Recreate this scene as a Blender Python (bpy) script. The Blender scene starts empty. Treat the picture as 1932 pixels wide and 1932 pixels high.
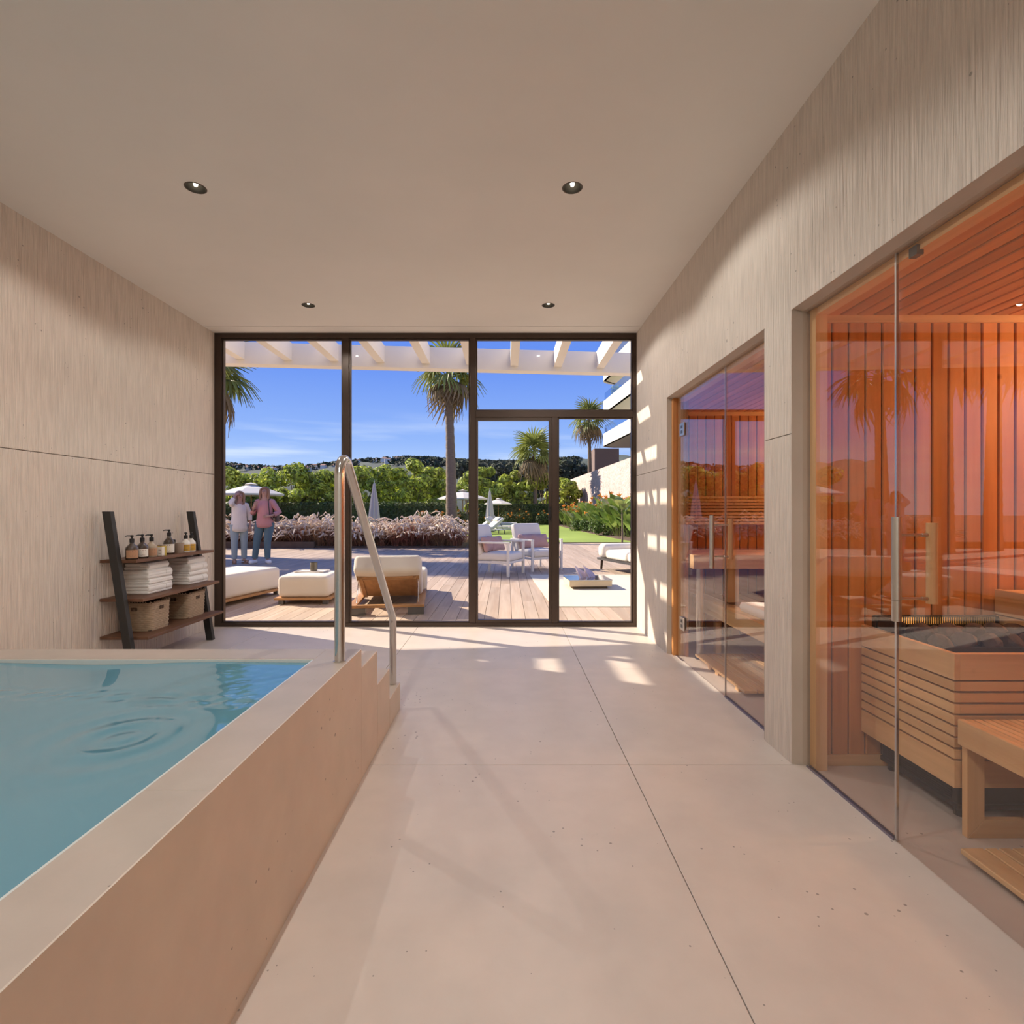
import bpy, bmesh, math, random
import numpy as np
from mathutils import Vector, Matrix, Euler

random.seed(7)
rng = np.random.default_rng(11)
scene = bpy.context.scene
COL = scene.collection
PI = math.pi
# ------------------------------------------------------------------ camera
F, CX, CY, H = 1000.0, 955.0, 965.0, 1.15      # focal length / vanishing point in pixels of the 1932 frame, eye height
cam_d = bpy.data.cameras.new('camera'); cam = bpy.data.objects.new('camera', cam_d); COL.objects.link(cam)
cam_d.sensor_width = 36.0; cam_d.lens = 36.0 * F / 1932.0
cam_d.shift_x = (966.0 - CX) / 1932.0; cam_d.shift_y = (CY - 966.0) / 1932.0
cam_d.clip_start = 0.02; cam_d.clip_end = 2000
cam.location = (0, 0, H); cam.rotation_euler = (PI / 2, 0, 0)
scene.camera = cam
vs_ = scene.view_settings
vs_.view_transform = 'Standard'; vs_.look = 'None'; vs_.gamma = 1.0; vs_.use_curve_mapping = False
vs_.exposure = 0.0
# ------------------------------------------------------------------ sky and sun
SUN_STRENGTH, SKY_STRENGTH, LAMP_POWER = 9.5, 1.15, 24.0
w = bpy.data.worlds.new('sky'); scene.world = w; w.use_nodes = True
nt = w.node_tree; nt.nodes.clear()
def wn(t, **k):
    n = nt.nodes.new(t)
    for a, b in k.items(): setattr(n, a, b)
    return n
tc = wn('ShaderNodeTexCoord'); sep = wn('ShaderNodeSeparateXYZ'); nt.links.new(tc.outputs['Generated'], sep.inputs[0])
ramp = wn('ShaderNodeValToRGB'); nt.links.new(sep.outputs['Z'], ramp.inputs[0])
cr = ramp.color_ramp
for pos, c in ((0.0, (.66, .78, .93)), (.06, (.46, .62, .90)), (.13, (.27, .44, .87)), (.27, (.125, .265, .81)), (1.0, (.08, .17, .52))):
    e = cr.elements[0] if pos == 0.0 else (cr.elements[-1] if pos == 1.0 else cr.elements.new(pos))
    e.position = pos; e.color = (*c, 1)
mp = wn('ShaderNodeMapping'); nt.links.new(tc.outputs['Generated'], mp.inputs[0]); mp.inputs['Scale'].default_value = (3, 3, 34)
nz = wn('ShaderNodeTexNoise'); nt.links.new(mp.outputs[0], nz.inputs['Vector']); nz.inputs['Scale'].default_value = 1.1; nz.inputs['Detail'].default_value = 6
cl = wn('ShaderNodeMapRange'); nt.links.new(nz.outputs['Fac'], cl.inputs[0])
cl.inputs[1].default_value = .5; cl.inputs[2].default_value = .78; cl.inputs[3].default_value = 0; cl.inputs[4].default_value = .75
lo = wn('ShaderNodeMapRange'); nt.links.new(sep.outputs['Z'], lo.inputs[0])
lo.inputs[1].default_value = .08; lo.inputs[2].default_value = .19; lo.inputs[3].default_value = 1; lo.inputs[4].default_value = 0
mu = wn('ShaderNodeMath', operation='MULTIPLY'); nt.links.new(cl.outputs[0], mu.inputs[0]); nt.links.new(lo.outputs[0], mu.inputs[1])
mx = wn('ShaderNodeMix', data_type='RGBA'); nt.links.new(mu.outputs[0], mx.inputs[0]); nt.links.new(ramp.outputs[0], mx.inputs[6]); mx.inputs[7].default_value = (.85, .93, 1.0, 1)
bg = wn('ShaderNodeBackground'); nt.links.new(mx.outputs[2], bg.inputs[0]); bg.inputs[1].default_value = SKY_STRENGTH
out = wn('ShaderNodeOutputWorld'); nt.links.new(bg.outputs[0], out.inputs[0])
SUN_EL, SUN_DIR = math.radians(32.5), Vector((.90, -.44)).normalized()
sd = bpy.data.lights.new('sun', 'SUN'); sd.energy = SUN_STRENGTH; sd.angle = math.radians(.6); sd.color = (1, .88, .72)
sun = bpy.data.objects.new('sun', sd); COL.objects.link(sun)
tv = Vector((SUN_DIR.x * math.cos(SUN_EL), SUN_DIR.y * math.cos(SUN_EL), -math.sin(SUN_EL)))
sun.rotation_euler = tv.to_track_quat('-Z', 'Y').to_euler(); sun.location = (-20, 20, 20)

# ------------------------------------------------------------------ pixel helpers
def P(px, py, Y): return Vector(((px - CX) * Y / F, Y, H + (CY - py) * Y / F))
def G(px, py, z=0.0):
    Y = (H - z) * F / (py - CY); return Vector(((px - CX) * Y / F, Y, z))

# ------------------------------------------------------------------ materials
MATS = {}
def M(name, col, rough=.5, metal=0.0, var=0.0, vs=(4, 4, 4), bump=0.0, bs=(60, 60, 60), bdist=.004, rnd=0.0, isl=0.0,
      col2=None, c2s=(1, 1, 1), c2lo=.4, c2hi=.65, pits=0.0, pitscale=26.0, spec=.5, coat=0.0, transl=0.0, emit=None, sheen=0.0, knots=0.0):
    m = bpy.data.materials.new(name); m.use_nodes = True
    t = m.node_tree; b = t.nodes['Principled BSDF']; L = t.links.new
    def N(ty, **k):
        n = t.nodes.new(ty)
        for a, v in k.items(): setattr(n, a, v)
        return n
    geo = N('ShaderNodeNewGeometry'); oi = N('ShaderNodeObjectInfo')
    off = N('ShaderNodeVectorMath', operation='SCALE'); off.inputs[0].default_value = (13.1, 7.7, 21.3)
    if rnd > 0: L(oi.outputs['Random'], off.inputs['Scale'])
    else: off.inputs['Scale'].default_value = 0.0
    pos = N('ShaderNodeVectorMath', operation='ADD'); L(geo.outputs['Position'], pos.inputs[0]); L(off.outputs[0], pos.inputs[1])
    def noise(s, detail=4.0, rough=.55):
        v = N('ShaderNodeVectorMath', operation='MULTIPLY'); L(pos.outputs[0], v.inputs[0]); v.inputs[1].default_value = s
        n = N('ShaderNodeTexNoise'); n.inputs['Scale'].default_value = 1.0; n.inputs['Detail'].default_value = detail; n.inputs['Roughness'].default_value = rough
        L(v.outputs[0], n.inputs['Vector']); return n.outputs['Fac']
    def math_(op, a, b_):
        n = N('ShaderNodeMath', operation=op)
        for i, q in enumerate((a, b_)):
            if isinstance(q, (int, float)): n.inputs[i].default_value = q
            else: L(q, n.inputs[i])
        return n.outputs[0]
    def rng_(src, a, b_, c, d):
        n = N('ShaderNodeMapRange'); L(src, n.inputs[0])
        for i, q in enumerate((a, b_, c, d)): n.inputs[i + 1].default_value = q
        return n.outputs[0]
    colour = None
    if col2 is not None:
        f = rng_(noise(c2s), c2lo, c2hi, 0, 1)
        mixn = N('ShaderNodeMix', data_type='RGBA'); L(f, mixn.inputs[0]); mixn.inputs[6].default_value = (*col, 1); mixn.inputs[7].default_value = (*col2, 1)
        colour = mixn.outputs[2]
    fac = None
    def mulf(x):
        nonlocal fac
        fac = x if fac is None else math_('MULTIPLY', fac, x)
    if var: mulf(rng_(noise(vs), .25, .75, 1 - var, 1 + var))
    if rnd: mulf(rng_(oi.outputs['Random'], 0, 1, 1 - rnd, 1 + rnd))
    if isl: mulf(rng_(geo.outputs['Random Per Island'], 0, 1, 1 - isl, 1 + isl))
    if pits:
        v = N('ShaderNodeTexVoronoi'); v.inputs['Scale'].default_value = pitscale; L(pos.outputs[0], v.inputs['Vector'])
        thr = math_('MULTIPLY', rng_(noise((3, 3, 3)), .45, .7, 0, 1), .16)
        mulf(math_('SUBTRACT', 1.0, math_('MULTIPLY', math_('LESS_THAN', v.outputs['Distance'], thr), pits)))
    if knots:
        v = N('ShaderNodeTexVoronoi'); v.inputs['Scale'].default_value = 4.2; L(pos.outputs[0], v.inputs['Vector'])
        mulf(rng_(v.outputs['Distance'], .02, .075, 1 - knots, 1))
    if fac is not None:
        s = N('ShaderNodeVectorMath', operation='SCALE')
        if colour is None: s.inputs[0].default_value = col
        else: L(colour, s.inputs[0])
        L(fac, s.inputs['Scale']); L(s.outputs[0], b.inputs['Base Color'])
    elif colour is not None: L(colour, b.inputs['Base Color'])
    else: b.inputs['Base Color'].default_value = (*col, 1)
    b.inputs['Roughness'].default_value = rough; b.inputs['Metallic'].default_value = metal
    b.inputs['Specular IOR Level'].default_value = spec; b.inputs['Coat Weight'].default_value = coat
    b.inputs['Sheen Weight'].default_value = sheen
    if bump:
        bn = N('ShaderNodeBump'); bn.inputs['Strength'].default_value = bump; bn.inputs['Distance'].default_value = bdist
        L(noise(bs, 3.0), bn.inputs['Height']); L(bn.outputs[0], b.inputs['Normal'])
    if emit:
        b.inputs['Emission Color'].default_value = (*emit[0], 1); b.inputs['Emission Strength'].default_value = emit[1]
    if transl:
        tr = N('ShaderNodeBsdfTranslucent'); src = b.inputs['Base Color']
        if src.is_linked: L(src.links[0].from_socket, tr.inputs[0])
        else: tr.inputs[0].default_value = (*col, 1)
        ms = N('ShaderNodeMixShader'); ms.inputs[0].default_value = transl
        L(b.outputs[0], ms.inputs[1]); L(tr.outputs[0], ms.inputs[2]); L(ms.outputs[0], t.nodes['Material Output'].inputs['Surface'])
    MATS[name] = m
    return m

def glass(name, f0, tint=(1, 1, 1), rough=0.0):
    """thin clear sheet: transparent with a symmetric Fresnel reflection"""
    m = bpy.data.materials.new(name); m.use_nodes = True; t = m.node_tree; L = t.links.new
    t.nodes.remove(t.nodes['Principled BSDF'])
    lw = t.nodes.new('ShaderNodeLayerWeight'); lw.inputs['Blend'].default_value = .5
    p = t.nodes.new('ShaderNodeMath'); p.operation = 'POWER'; L(lw.outputs['Facing'], p.inputs[0]); p.inputs[1].default_value = 5
    mr = t.nodes.new('ShaderNodeMapRange'); L(p.outputs[0], mr.inputs[0]); mr.inputs[3].default_value = f0; mr.inputs[4].default_value = 1.0
    a = t.nodes.new('ShaderNodeBsdfTransparent'); a.inputs[0].default_value = (*tint, 1)
    g = t.nodes.new('ShaderNodeBsdfGlossy'); g.inputs['Roughness'].default_value = rough
    ms = t.nodes.new('ShaderNodeMixShader'); L(mr.outputs[0], ms.inputs[0]); L(a.outputs[0], ms.inputs[1]); L(g.outputs[0], ms.inputs[2])
    L(ms.outputs[0], t.nodes['Material Output'].inputs['Surface'])
    MATS[name] = m; return m

STONE = (.70, .615, .53)
M('floor_stone', (.60, .52, .46), .42, var=.06, vs=(5, 5, 5), col2=(.635, .54, .47), c2s=(1.3, 1.3, 1.3), pits=.5, pitscale=24, bump=.1, bs=(90, 90, 90), bdist=.002, spec=.35)
M('pool_stone', (.635, .55, .46), .5, var=.06, vs=(6, 6, 6), col2=(.64, .535, .455), c2s=(1.1, 1.1, 1.1), pits=.5, pitscale=22, bump=.12, bs=(90, 90, 90), bdist=.002, spec=.3)
M('coping_stone_shaded', (.46, .39, .335), .42, var=.07, vs=(7, 7, 7), col2=(.49, .40, .345), c2s=(2, 2, 2), pits=.5, pitscale=22, bump=.12, bs=(90, 90, 90), bdist=.002, spec=.35)  # same stone as the pool walls, shade put into the colour for the rim top
M('joint_dark', (.20, .165, .14), .9)
M('plaster', (.79, .755, .70), .75, var=.035, vs=(1.1, 1.1, 1.1), col2=(.81, .77, .715), c2s=(.6, 1.4, 1), bump=.05, bs=(9, 9, 9), bdist=.003, spec=.25)
M('raked_wall', STONE, .8, var=.17, vs=(110, 110, 4), col2=(.69, .585, .50), c2s=(.9, .9, .5), bump=1.0, bs=(95, 95, 3.0), bdist=.012, pits=.45, pitscale=19, spec=.2)
M('reveal_stone', (.50, .42, .345), .55, var=.05, vs=(7, 7, 7), spec=.3)
M('bronze', (.075, .052, .040), .42, metal=.55, var=.06)
M('steel', (.62, .61, .60), .16, metal=1.0, var=.03, vs=(40, 40, 2))
M('steel_satin', (.60, .57, .52), .3, metal=1.0)
M('steel_dark', (.16, .155, .15), .35, metal=.8)
M('black_metal', (.022, .020, .021), .38, metal=.3)
M('black_grille', (.012, .012, .013), .6)
M('lamp_bronze', (.10, .08, .062), .45, metal=.6)
M('lamp_inner', (.012, .010, .008), .6)
M('led', (1, .9, .7), .5, emit=((1, .84, .6), 9))
glass('window_glass', .006, (.99, .99, .99))
glass('sauna_glass', .062, (.97, .96, .955))
glass('clear_glass', .05, (.96, .96, .96))
glass('balcony_glass', .16, (.78, .88, .98))
# timber: grain runs along one axis
def wood(name, c1, c2, axis, rough=.5, rnd=.10, fine=34, coarse=5, knots=0.0, bump=.15):
    s = [fine] * 3; s[axis] = 1.6; k = [coarse * 2.2] * 3; k[axis] = .8
    return M(name, c1, rough, var=.10, vs=tuple(s), col2=c2, c2s=tuple(k), rnd=rnd, bump=bump, bs=tuple(s), bdist=.0015, spec=.3, knots=knots)
CED1, CED2 = (.60, .265, .09), (.49, .195, .058)
wood('cedar_z', CED1, CED2, 2, knots=.55); wood('cedar_y', CED1, CED2, 1, knots=.5)
ALD1, ALD2 = (.72, .455, .225), (.64, .375, .17)
for i, a in enumerate('xyz'): wood('alder_' + a, ALD1, ALD2, i, knots=.3)
wood('teak_x', (.46, .24, .10), (.36, .18, .07), 0); wood('teak_y', (.46, .24, .10), (.36, .18, .07), 1); wood('teak_z', (.46, .24, .10), (.36, .18, .07), 2)
wood('deck_y', (.50, .385, .29), (.44, .32, .23), 1, rough=.62, rnd=.13, fine=28)
M('deck_gap', (.16, .12, .10), .9)
wood('walnut_y', (.175, .085, .048), (.12, .055, .03), 1, rnd=.04)
M('charred', (.028, .026, .024), .55, var=.12, vs=(60, 60, 3))
M('towel', (.84, .80, .75), .95, var=.04, vs=(300, 300, 300), bump=.6, bs=(420, 420, 420), bdist=.002, sheen=.4, rnd=.03)
M('towel_band', (.72, .68, .62), .9)
M('wicker', (.40, .29, .19), .75, var=.18, vs=(30, 30, 90), rnd=.05)
M('wicker_dark', (.09, .055, .035), .8)
M('cushion', (.70, .62, .52), .9, var=.035, vs=(2.5, 2.5, 2.5), bump=.3, bs=(260, 260, 260), bdist=.002, sheen=.2)
M('cushion_white', (.80, .73, .63), .9, var=.03, vs=(2.5, 2.5, 2.5), bump=.3, bs=(260, 260, 260), bdist=.002)
M('pink_fabric', (.56, .33, .28), .9, var=.10, vs=(14, 14, 14))
M('white_frame', (.80, .76, .69), .4)
M('rug', (.70, .62, .49), .95, var=.05, vs=(3, 60, 3), bump=.4, bs=(160, 160, 160), bdist=.003)
M('white_render', (.86, .80, .70), .7, var=.02)
M('travertine', (.60, .47, .42), .85, var=.18, vs=(2.2, 2.2, 3.5), col2=(.52, .40, .36), c2s=(.9, .9, 1.6), bump=.7, bs=(4, 4, 6), bdist=.1)
M('brown_render', (.20, .14, .115), .8)
M('lawn', (.235, .33, .05), .9, var=.16, vs=(.5, .5, .5), col2=(.30, .40, .07), c2s=(.12, .12, .12), bump=.5, bs=(30, 30, 30), bdist=.03)
M('soil', (.12, .075, .05), .95, var=.3, vs=(6, 6, 6))
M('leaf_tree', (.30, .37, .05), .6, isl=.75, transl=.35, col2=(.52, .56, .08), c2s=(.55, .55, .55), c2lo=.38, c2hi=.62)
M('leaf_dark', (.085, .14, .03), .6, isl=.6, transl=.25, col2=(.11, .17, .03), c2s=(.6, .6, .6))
M('leaf_pine', (.045, .058, .026), .8, isl=.6)
M('leaf_hedge', (.055, .095, .022), .6, isl=.6, transl=.2, col2=(.12, .13, .03), c2s=(.5, .5, .8))
M('leaf_paddle', (.14, .215, .05), .38, isl=.35, transl=.3, rnd=.35, col2=(.25, .30, .075), c2s=(2, 2, 2))
M('leaf_palm', (.27, .30, .07), .5, isl=.4, transl=.25, rnd=.25)
M('leaf_dry', (.27, .19, .10), .8, isl=.35, rnd=.2, transl=.2)
M('petal', (.85, .30, .03), .6, rnd=.25)
M('bark', (.20, .15, .105), .9, var=.25, vs=(6, 6, 30), bump=.6, bs=(5, 5, 22), bdist=.03)
M('bark_thin', (.16, .12, .08), .9)
M('grass_plume', (.82, .70, .56), .95, isl=.22, transl=.3)
M('grass_blade', (.30, .10, .065), .8, isl=.5, transl=.3, col2=(.40, .24, .12), c2s=(.7, .7, .7))
M('hill', (.055, .072, .055), .95, var=.4, vs=(.07, .07, .14), col2=(.08, .095, .075), c2s=(.02, .02, .03))
M('hill_house', (.78, .72, .66), .9)
M('hill_roof', (.42, .22, .15), .9)
M('parasol_fabric', (.80, .755, .69), .85, transl=.2)
M('parasol_closed', (.62, .56, .52), .85)
M('skin', (.52, .30, .215), .55, spec=.3)
M('hair_blond', (.34, .215, .125), .6, var=.25, vs=(60, 60, 6)); M('hair_brown', (.30, .16, .095), .6, var=.25, vs=(60, 60, 6))
M('shirt_white', (.82, .74, .63), .9, var=.06, vs=(9, 9, 4), bump=.5, bs=(14, 14, 5), bdist=.02)
M('shirt_pink', (.62, .285, .265), .9, var=.06, vs=(9, 9, 4), bump=.5, bs=(14, 14, 5), bdist=.02)
M('jeans_pale', (.33, .40, .41), .9, var=.10, vs=(10, 10, 5)); M('jeans_teal', (.115, .185, .21), .9, var=.10, vs=(10, 10, 5))
M('shoe_white', (.80, .80, .80), .6); M('sandal', (.25, .14, .08), .7); M('strap', (.07, .04, .03), .6); M('eye_dark', (.03, .02, .02), .3); M('lips', (.42, .16, .13), .5)
M('stone_dark', (.10, .072, .062), .85, var=.3, vs=(14, 14, 14), rnd=.35, bump=.6, bs=(30, 30, 30), bdist=.01)
M('heat_glow', (.9, .35, .08), .6, emit=((1, .42, .08), 4.0))
M('lamp_shade', (.9, .7, .45), .7, emit=((1, .62, .28), 1.2))
M('amber', (.055, .035, .022), .12, spec=.6, coat=.5); M('pump_black', (.015, .015, .016), .4)
M('liquid_tan', (.42, .33, .24), .15, spec=.6); M('lotion_white', (.80, .76, .70), .35); M('label_tan', (.46, .25, .14), .7); M('label_cream', (.80, .74, .66), .7); M('label_ochre', (.58, .33, .04), .6); M('label_olive', (.50, .36, .06), .6)
M('print_ink', (.28, .17, .12), .8); M('candle_cup', (.36, .27, .21), .5); M('wax', (.75, .68, .58), .6)
M('mirror_top', (.35, .36, .38), .06, metal=1.0); M('pale_wood', (.70, .56, .36), .5)
M('crystal', (.55, .45, .50), .1, spec=.9, coat=.6); M('smoke_glass', (.10, .085, .06), .1, spec=.7); M('tray', (.72, .66, .60), .6)
M('track_blue', (.30, .27, .33), .3, metal=.8)
M('liner', (.62, .66, .64), .3, spec=.5); M('fence_dark', (.10, .07, .055), .9)
# ------------------------------------------------------------------ mesh builder
class MB:
    def __init__(s): s.v = []; s.f = []; s.mi = []; s.cur = 0
    def mat(s, i): s.cur = i; return s
    def add(s, vs, fs):
        o = len(s.v); s.v.extend([tuple(p) for p in vs]); s.f.extend([tuple(i + o for i in f) for f in fs]); s.mi.extend([s.cur] * len(fs)); return s
    def box(s, x0, x1, y0, y1, z0, z1):
        v = [(x0, y0, z0), (x1, y0, z0), (x1, y1, z0), (x0, y1, z0), (x0, y0, z1), (x1, y0, z1), (x1, y1, z1), (x0, y1, z1)]
        return s.add(v, [(0, 3, 2, 1), (4, 5, 6, 7), (0, 1, 5, 4), (1, 2, 6, 5), (2, 3, 7, 6), (3, 0, 4, 7)])
    def bar(s, a, b, wx, wy, up=(0, 0, 1)):
        a, b = Vector(a), Vector(b); d = (b - a).normalized(); u = Vector(up)
        if abs(d.dot(u)) > .99: u = Vector((1, 0, 0))
        r = d.cross(u).normalized() * wx / 2; q = r.cross(d).normalized() * wy / 2
        v = [a - r - q, a + r - q, a + r + q, a - r + q, b - r - q, b + r - q, b + r + q, b - r + q]
        return s.add(v, [(0, 3, 2, 1), (4, 5, 6, 7), (0, 1, 5, 4), (1, 2, 6, 5), (2, 3, 7, 6), (3, 0, 4, 7)])
    def prism(s, poly, axis, a, b):
        """polygon in the two other axes (cyclic order), extruded along axis"""
        n = len(poly); v = []
        for t in (a, b):
            for p, q in poly: v.append({0: (t, p, q), 1: (p, t, q), 2: (p, q, t)}[axis])
        fs = [tuple(range(n))[::-1], tuple(range(n, 2 * n))] + [(i, (i + 1) % n, n + (i + 1) % n, n + i) for i in range(n)]
        return s.add(v, fs)
    def loft(s, rings, caps=True):
        n = len(rings[0]); v = [p for r in rings for p in r]; fs = []
        for k in range(len(rings) - 1):
            for i in range(n): fs.append((k * n + i, k * n + (i + 1) % n, (k + 1) * n + (i + 1) % n, (k + 1) * n + i))
        if caps: fs.append(tuple(range(n))[::-1]); fs.append(tuple(range((len(rings) - 1) * n, len(rings) * n)))
        return s.add(v, fs)
    def tube(s, path, r, seg=10, caps=True):
        path = [Vector(p) for p in path]; n = len(path); rs = r if isinstance(r, (list, tuple)) else [r] * n
        rings = []; ref = None
        for i, p in enumerate(path):
            d = (path[min(i + 1, n - 1)] - path[max(i - 1, 0)])
            if d.length < 1e-9: d = Vector((0, 0, 1))
            d.normalize()
            if ref is None: ref = Vector((1, 0, 0)) if abs(d.x) < .8 else Vector((0, 1, 0))
            u = (ref - d * ref.dot(d)).normalized(); ref = u; q = d.cross(u)
            rings.append([p + (u * math.cos(2 * PI * k / seg) + q * math.sin(2 * PI * k / seg)) * rs[i] for k in range(seg)])
        return s.loft(rings, caps)
    def lathe(s, prof, seg=20, c=(0, 0, 0), caps=True):
        return s.loft([[(c[0] + r * math.cos(2 * PI * k / seg), c[1] + r * math.sin(2 * PI * k / seg), c[2] + z) for k in range(seg)] for r, z in prof], caps)
    def rbox(s, c, size, r, n=6, puff=0.0, M_=None):
        hx, hy, hz = size[0] / 2, size[1] / 2, size[2] / 2; idx = {}; v = []; fs = []
        def coord(h):
            rr = min(r, h * .98); a = [-h + rr * t for t in (0, .12, .35, .65, 1)]
            m = [-(h - rr) + 2 * (h - rr) * k / n for k in range(1, n)]
            return a + m + [-q for q in a[::-1]]
        cs = [coord(hx), coord(hy), coord(hz)]; hs = (hx, hy, hz); lens = [len(q) for q in cs]
        def vert(i, j, k):
            key = (i, j, k)
            if key not in idx:
                p = [cs[0][i], cs[1][j], cs[2][k]]; rr = [min(r, h * .98) for h in hs]; R = min(rr)
                inn = [max(-(h - R), min(h - R, q)) for q, h in zip(p, hs)]
                d = Vector([a - b for a, b in zip(p, inn)])
                if d.length > 1e-9: d = d.normalized() * R
                q = Vector(inn) + d
                if puff:
                    fx = (1 - (q.x / hx) ** 2) if hx else 0; fy = (1 - (q.y / hy) ** 2); q.z += puff * max(fx, 0) * max(fy, 0) * (1 if q.z > 0 else -.3) * abs(q.z) / hz
                if M_ is not None: q = M_ @ q
                idx[key] = len(v); v.append((q.x + c[0], q.y + c[1], q.z + c[2]))
            return idx[key]
        nx, ny, nz = lens
        for i in range(nx - 1):
            for j in range(ny - 1):
                fs.append((vert(i, j, 0), vert(i, j + 1, 0), vert(i + 1, j + 1, 0), vert(i + 1, j, 0)))
                fs.append((vert(i, j, nz - 1), vert(i + 1, j, nz - 1), vert(i + 1, j + 1, nz - 1), vert(i, j + 1, nz - 1)))
        for i in range(nx - 1):
            for k in range(nz - 1):
                fs.append((vert(i, 0, k), vert(i + 1, 0, k), vert(i + 1, 0, k + 1), vert(i, 0, k + 1)))
                fs.append((vert(i, ny - 1, k), vert(i, ny - 1, k + 1), vert(i + 1, ny - 1, k + 1), vert(i + 1, ny - 1, k)))
        for j in range(ny - 1):
            for k in range(nz - 1):
                fs.append((vert(0, j, k), vert(0, j, k + 1), vert(0, j + 1, k + 1), vert(0, j + 1, k)))
                fs.append((vert(nx - 1, j, k), vert(nx - 1, j + 1, k), vert(nx - 1, j + 1, k + 1), vert(nx - 1, j, k + 1)))
        return s.add(v, fs)
    def mesh(s, name, mats, smooth=False):
        me = bpy.data.meshes.new(name); me.from_pydata(s.v, [], s.f)
        for m in (mats if isinstance(mats, (list, tuple)) else [mats]): me.materials.append(MATS[m])
        if s.mi and max(s.mi) > 0: me.polygons.foreach_set('material_index', s.mi)
        if smooth: me.polygons.foreach_set('use_smooth', [True] * len(me.polygons)); me.set_sharp_from_angle(angle=math.radians(smooth if smooth is not True else 42))
        me.update(); return me
    def build(s, name, mats, parent=None, smooth=False, world=False, bevel=0.0, **tags):
        """no parent: world coordinates, origin moved to the base; parent: parent's own coordinates (or world ones)"""
        if parent is None:
            a = np.array(s.v); c = Vector(((a[:, 0].min() + a[:, 0].max()) / 2, (a[:, 1].min() + a[:, 1].max()) / 2, a[:, 2].min()))
        elif world:
            c = Vector(parent.location)
            if parent.parent: c = c + Vector(parent.parent.location)
        else: c = Vector((0, 0, 0))
        if c.length: s.v = [(p[0] - c.x, p[1] - c.y, p[2] - c.z) for p in s.v]
        o = bpy.data.objects.new(name, s.mesh(name, mats, smooth)); COL.objects.link(o)
        if parent is None: o.location = c
        else: o.parent = parent
        if bevel:
            b = o.modifiers.new('bevel', 'BEVEL'); b.width = bevel; b.segments = 2; b.limit_method = 'ANGLE'
        for k, val in tags.items(): o[k] = val
        return o
def thing(name, label, cat, loc=(0, 0, 0), rz=0.0, group=None):
    o = bpy.data.objects.new(name, None); COL.objects.link(o); o.location = loc; o.rotation_euler = (0, 0, rz)
    o.empty_display_size = .1; o['label'] = label; o['category'] = cat
    if group: o['group'] = group
    return o
def inst(name, mesh, parent=None, loc=(0, 0, 0), rot=(0, 0, 0), sc=(1, 1, 1), **tags):
    o = bpy.data.objects.new(name, mesh); COL.objects.link(o); o.location = loc; o.rotation_euler = rot; o.scale = sc; o.parent = parent
    for k, val in tags.items(): o[k] = val
    return o
BOXES = {}
def boxmesh(name, sx, sy, sz, mat, bev=0.0):
    """shared box mesh (origin at its centre) with small chamfers"""
    key = (name, round(sx, 4), round(sy, 4), round(sz, 4), mat)
    if key not in BOXES:
        mb = MB(); b = min(bev, sx * .3, sy * .3, sz * .3)
        if b <= 0: mb.box(-sx / 2, sx / 2, -sy / 2, sy / 2, -sz / 2, sz / 2)
        else:
            hx, hy, hz = sx / 2, sy / 2, sz / 2; bm = bmesh.new(); bmesh.ops.create_cube(bm, size=1)
            bmesh.ops.scale(bm, vec=(sx, sy, sz), verts=bm.verts); bmesh.ops.bevel(bm, geom=bm.edges[:], offset=b, segments=1, affect='EDGES')
            bm.verts.ensure_lookup_table(); mb.add([tuple(q.co) for q in bm.verts], [tuple(q.index for q in f.verts) for f in bm.faces]); bm.free()
        BOXES[key] = mb.mesh(name, mat)
    return BOXES[key]
def piece(name, x0, x1, y0, y1, z0, z1, mat, parent=None, bev=0.0, **tags):
    me = boxmesh(name, x1 - x0, y1 - y0, z1 - z0, mat, bev); c = Vector(((x0 + x1) / 2, (y0 + y1) / 2, (z0 + z1) / 2))
    if parent is not None:
        c -= Vector(parent.location)
        if parent.parent: c -= Vector(parent.parent.location)
    return inst(name, me, parent, c, **tags)
def tree_copy(src, parent=None):
    c = src.copy(); COL.objects.link(c); c.parent = parent
    for ch in list(src.children): tree_copy(ch, c)
    return c
# ================================================================== THE ROOM
XL, XR, YW, YB, ZC = -2.91, 1.30, 5.32, -3.3, 2.93
XG = 1.361                                   # plane of the sauna glass
fl = MB().box(-3.05, 3.45, YB, 5.40, -.14, -.05).build('floor', 'joint_dark', kind='structure')
xe = [-3.0, -2.32, -.88, .558, 1.998, 3.40]; ye = [YB, -1.98, -.52, .94, 2.407, 3.87, 5.40]
for i in range(len(xe) - 1):
    for j in range(len(ye) - 1):
        piece('floor_slab', xe[i] + .0015, xe[i + 1] - .0015, ye[j] + .0015, ye[j + 1] - .0015, -.05, 0, 'floor_stone', fl, .0012)
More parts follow.
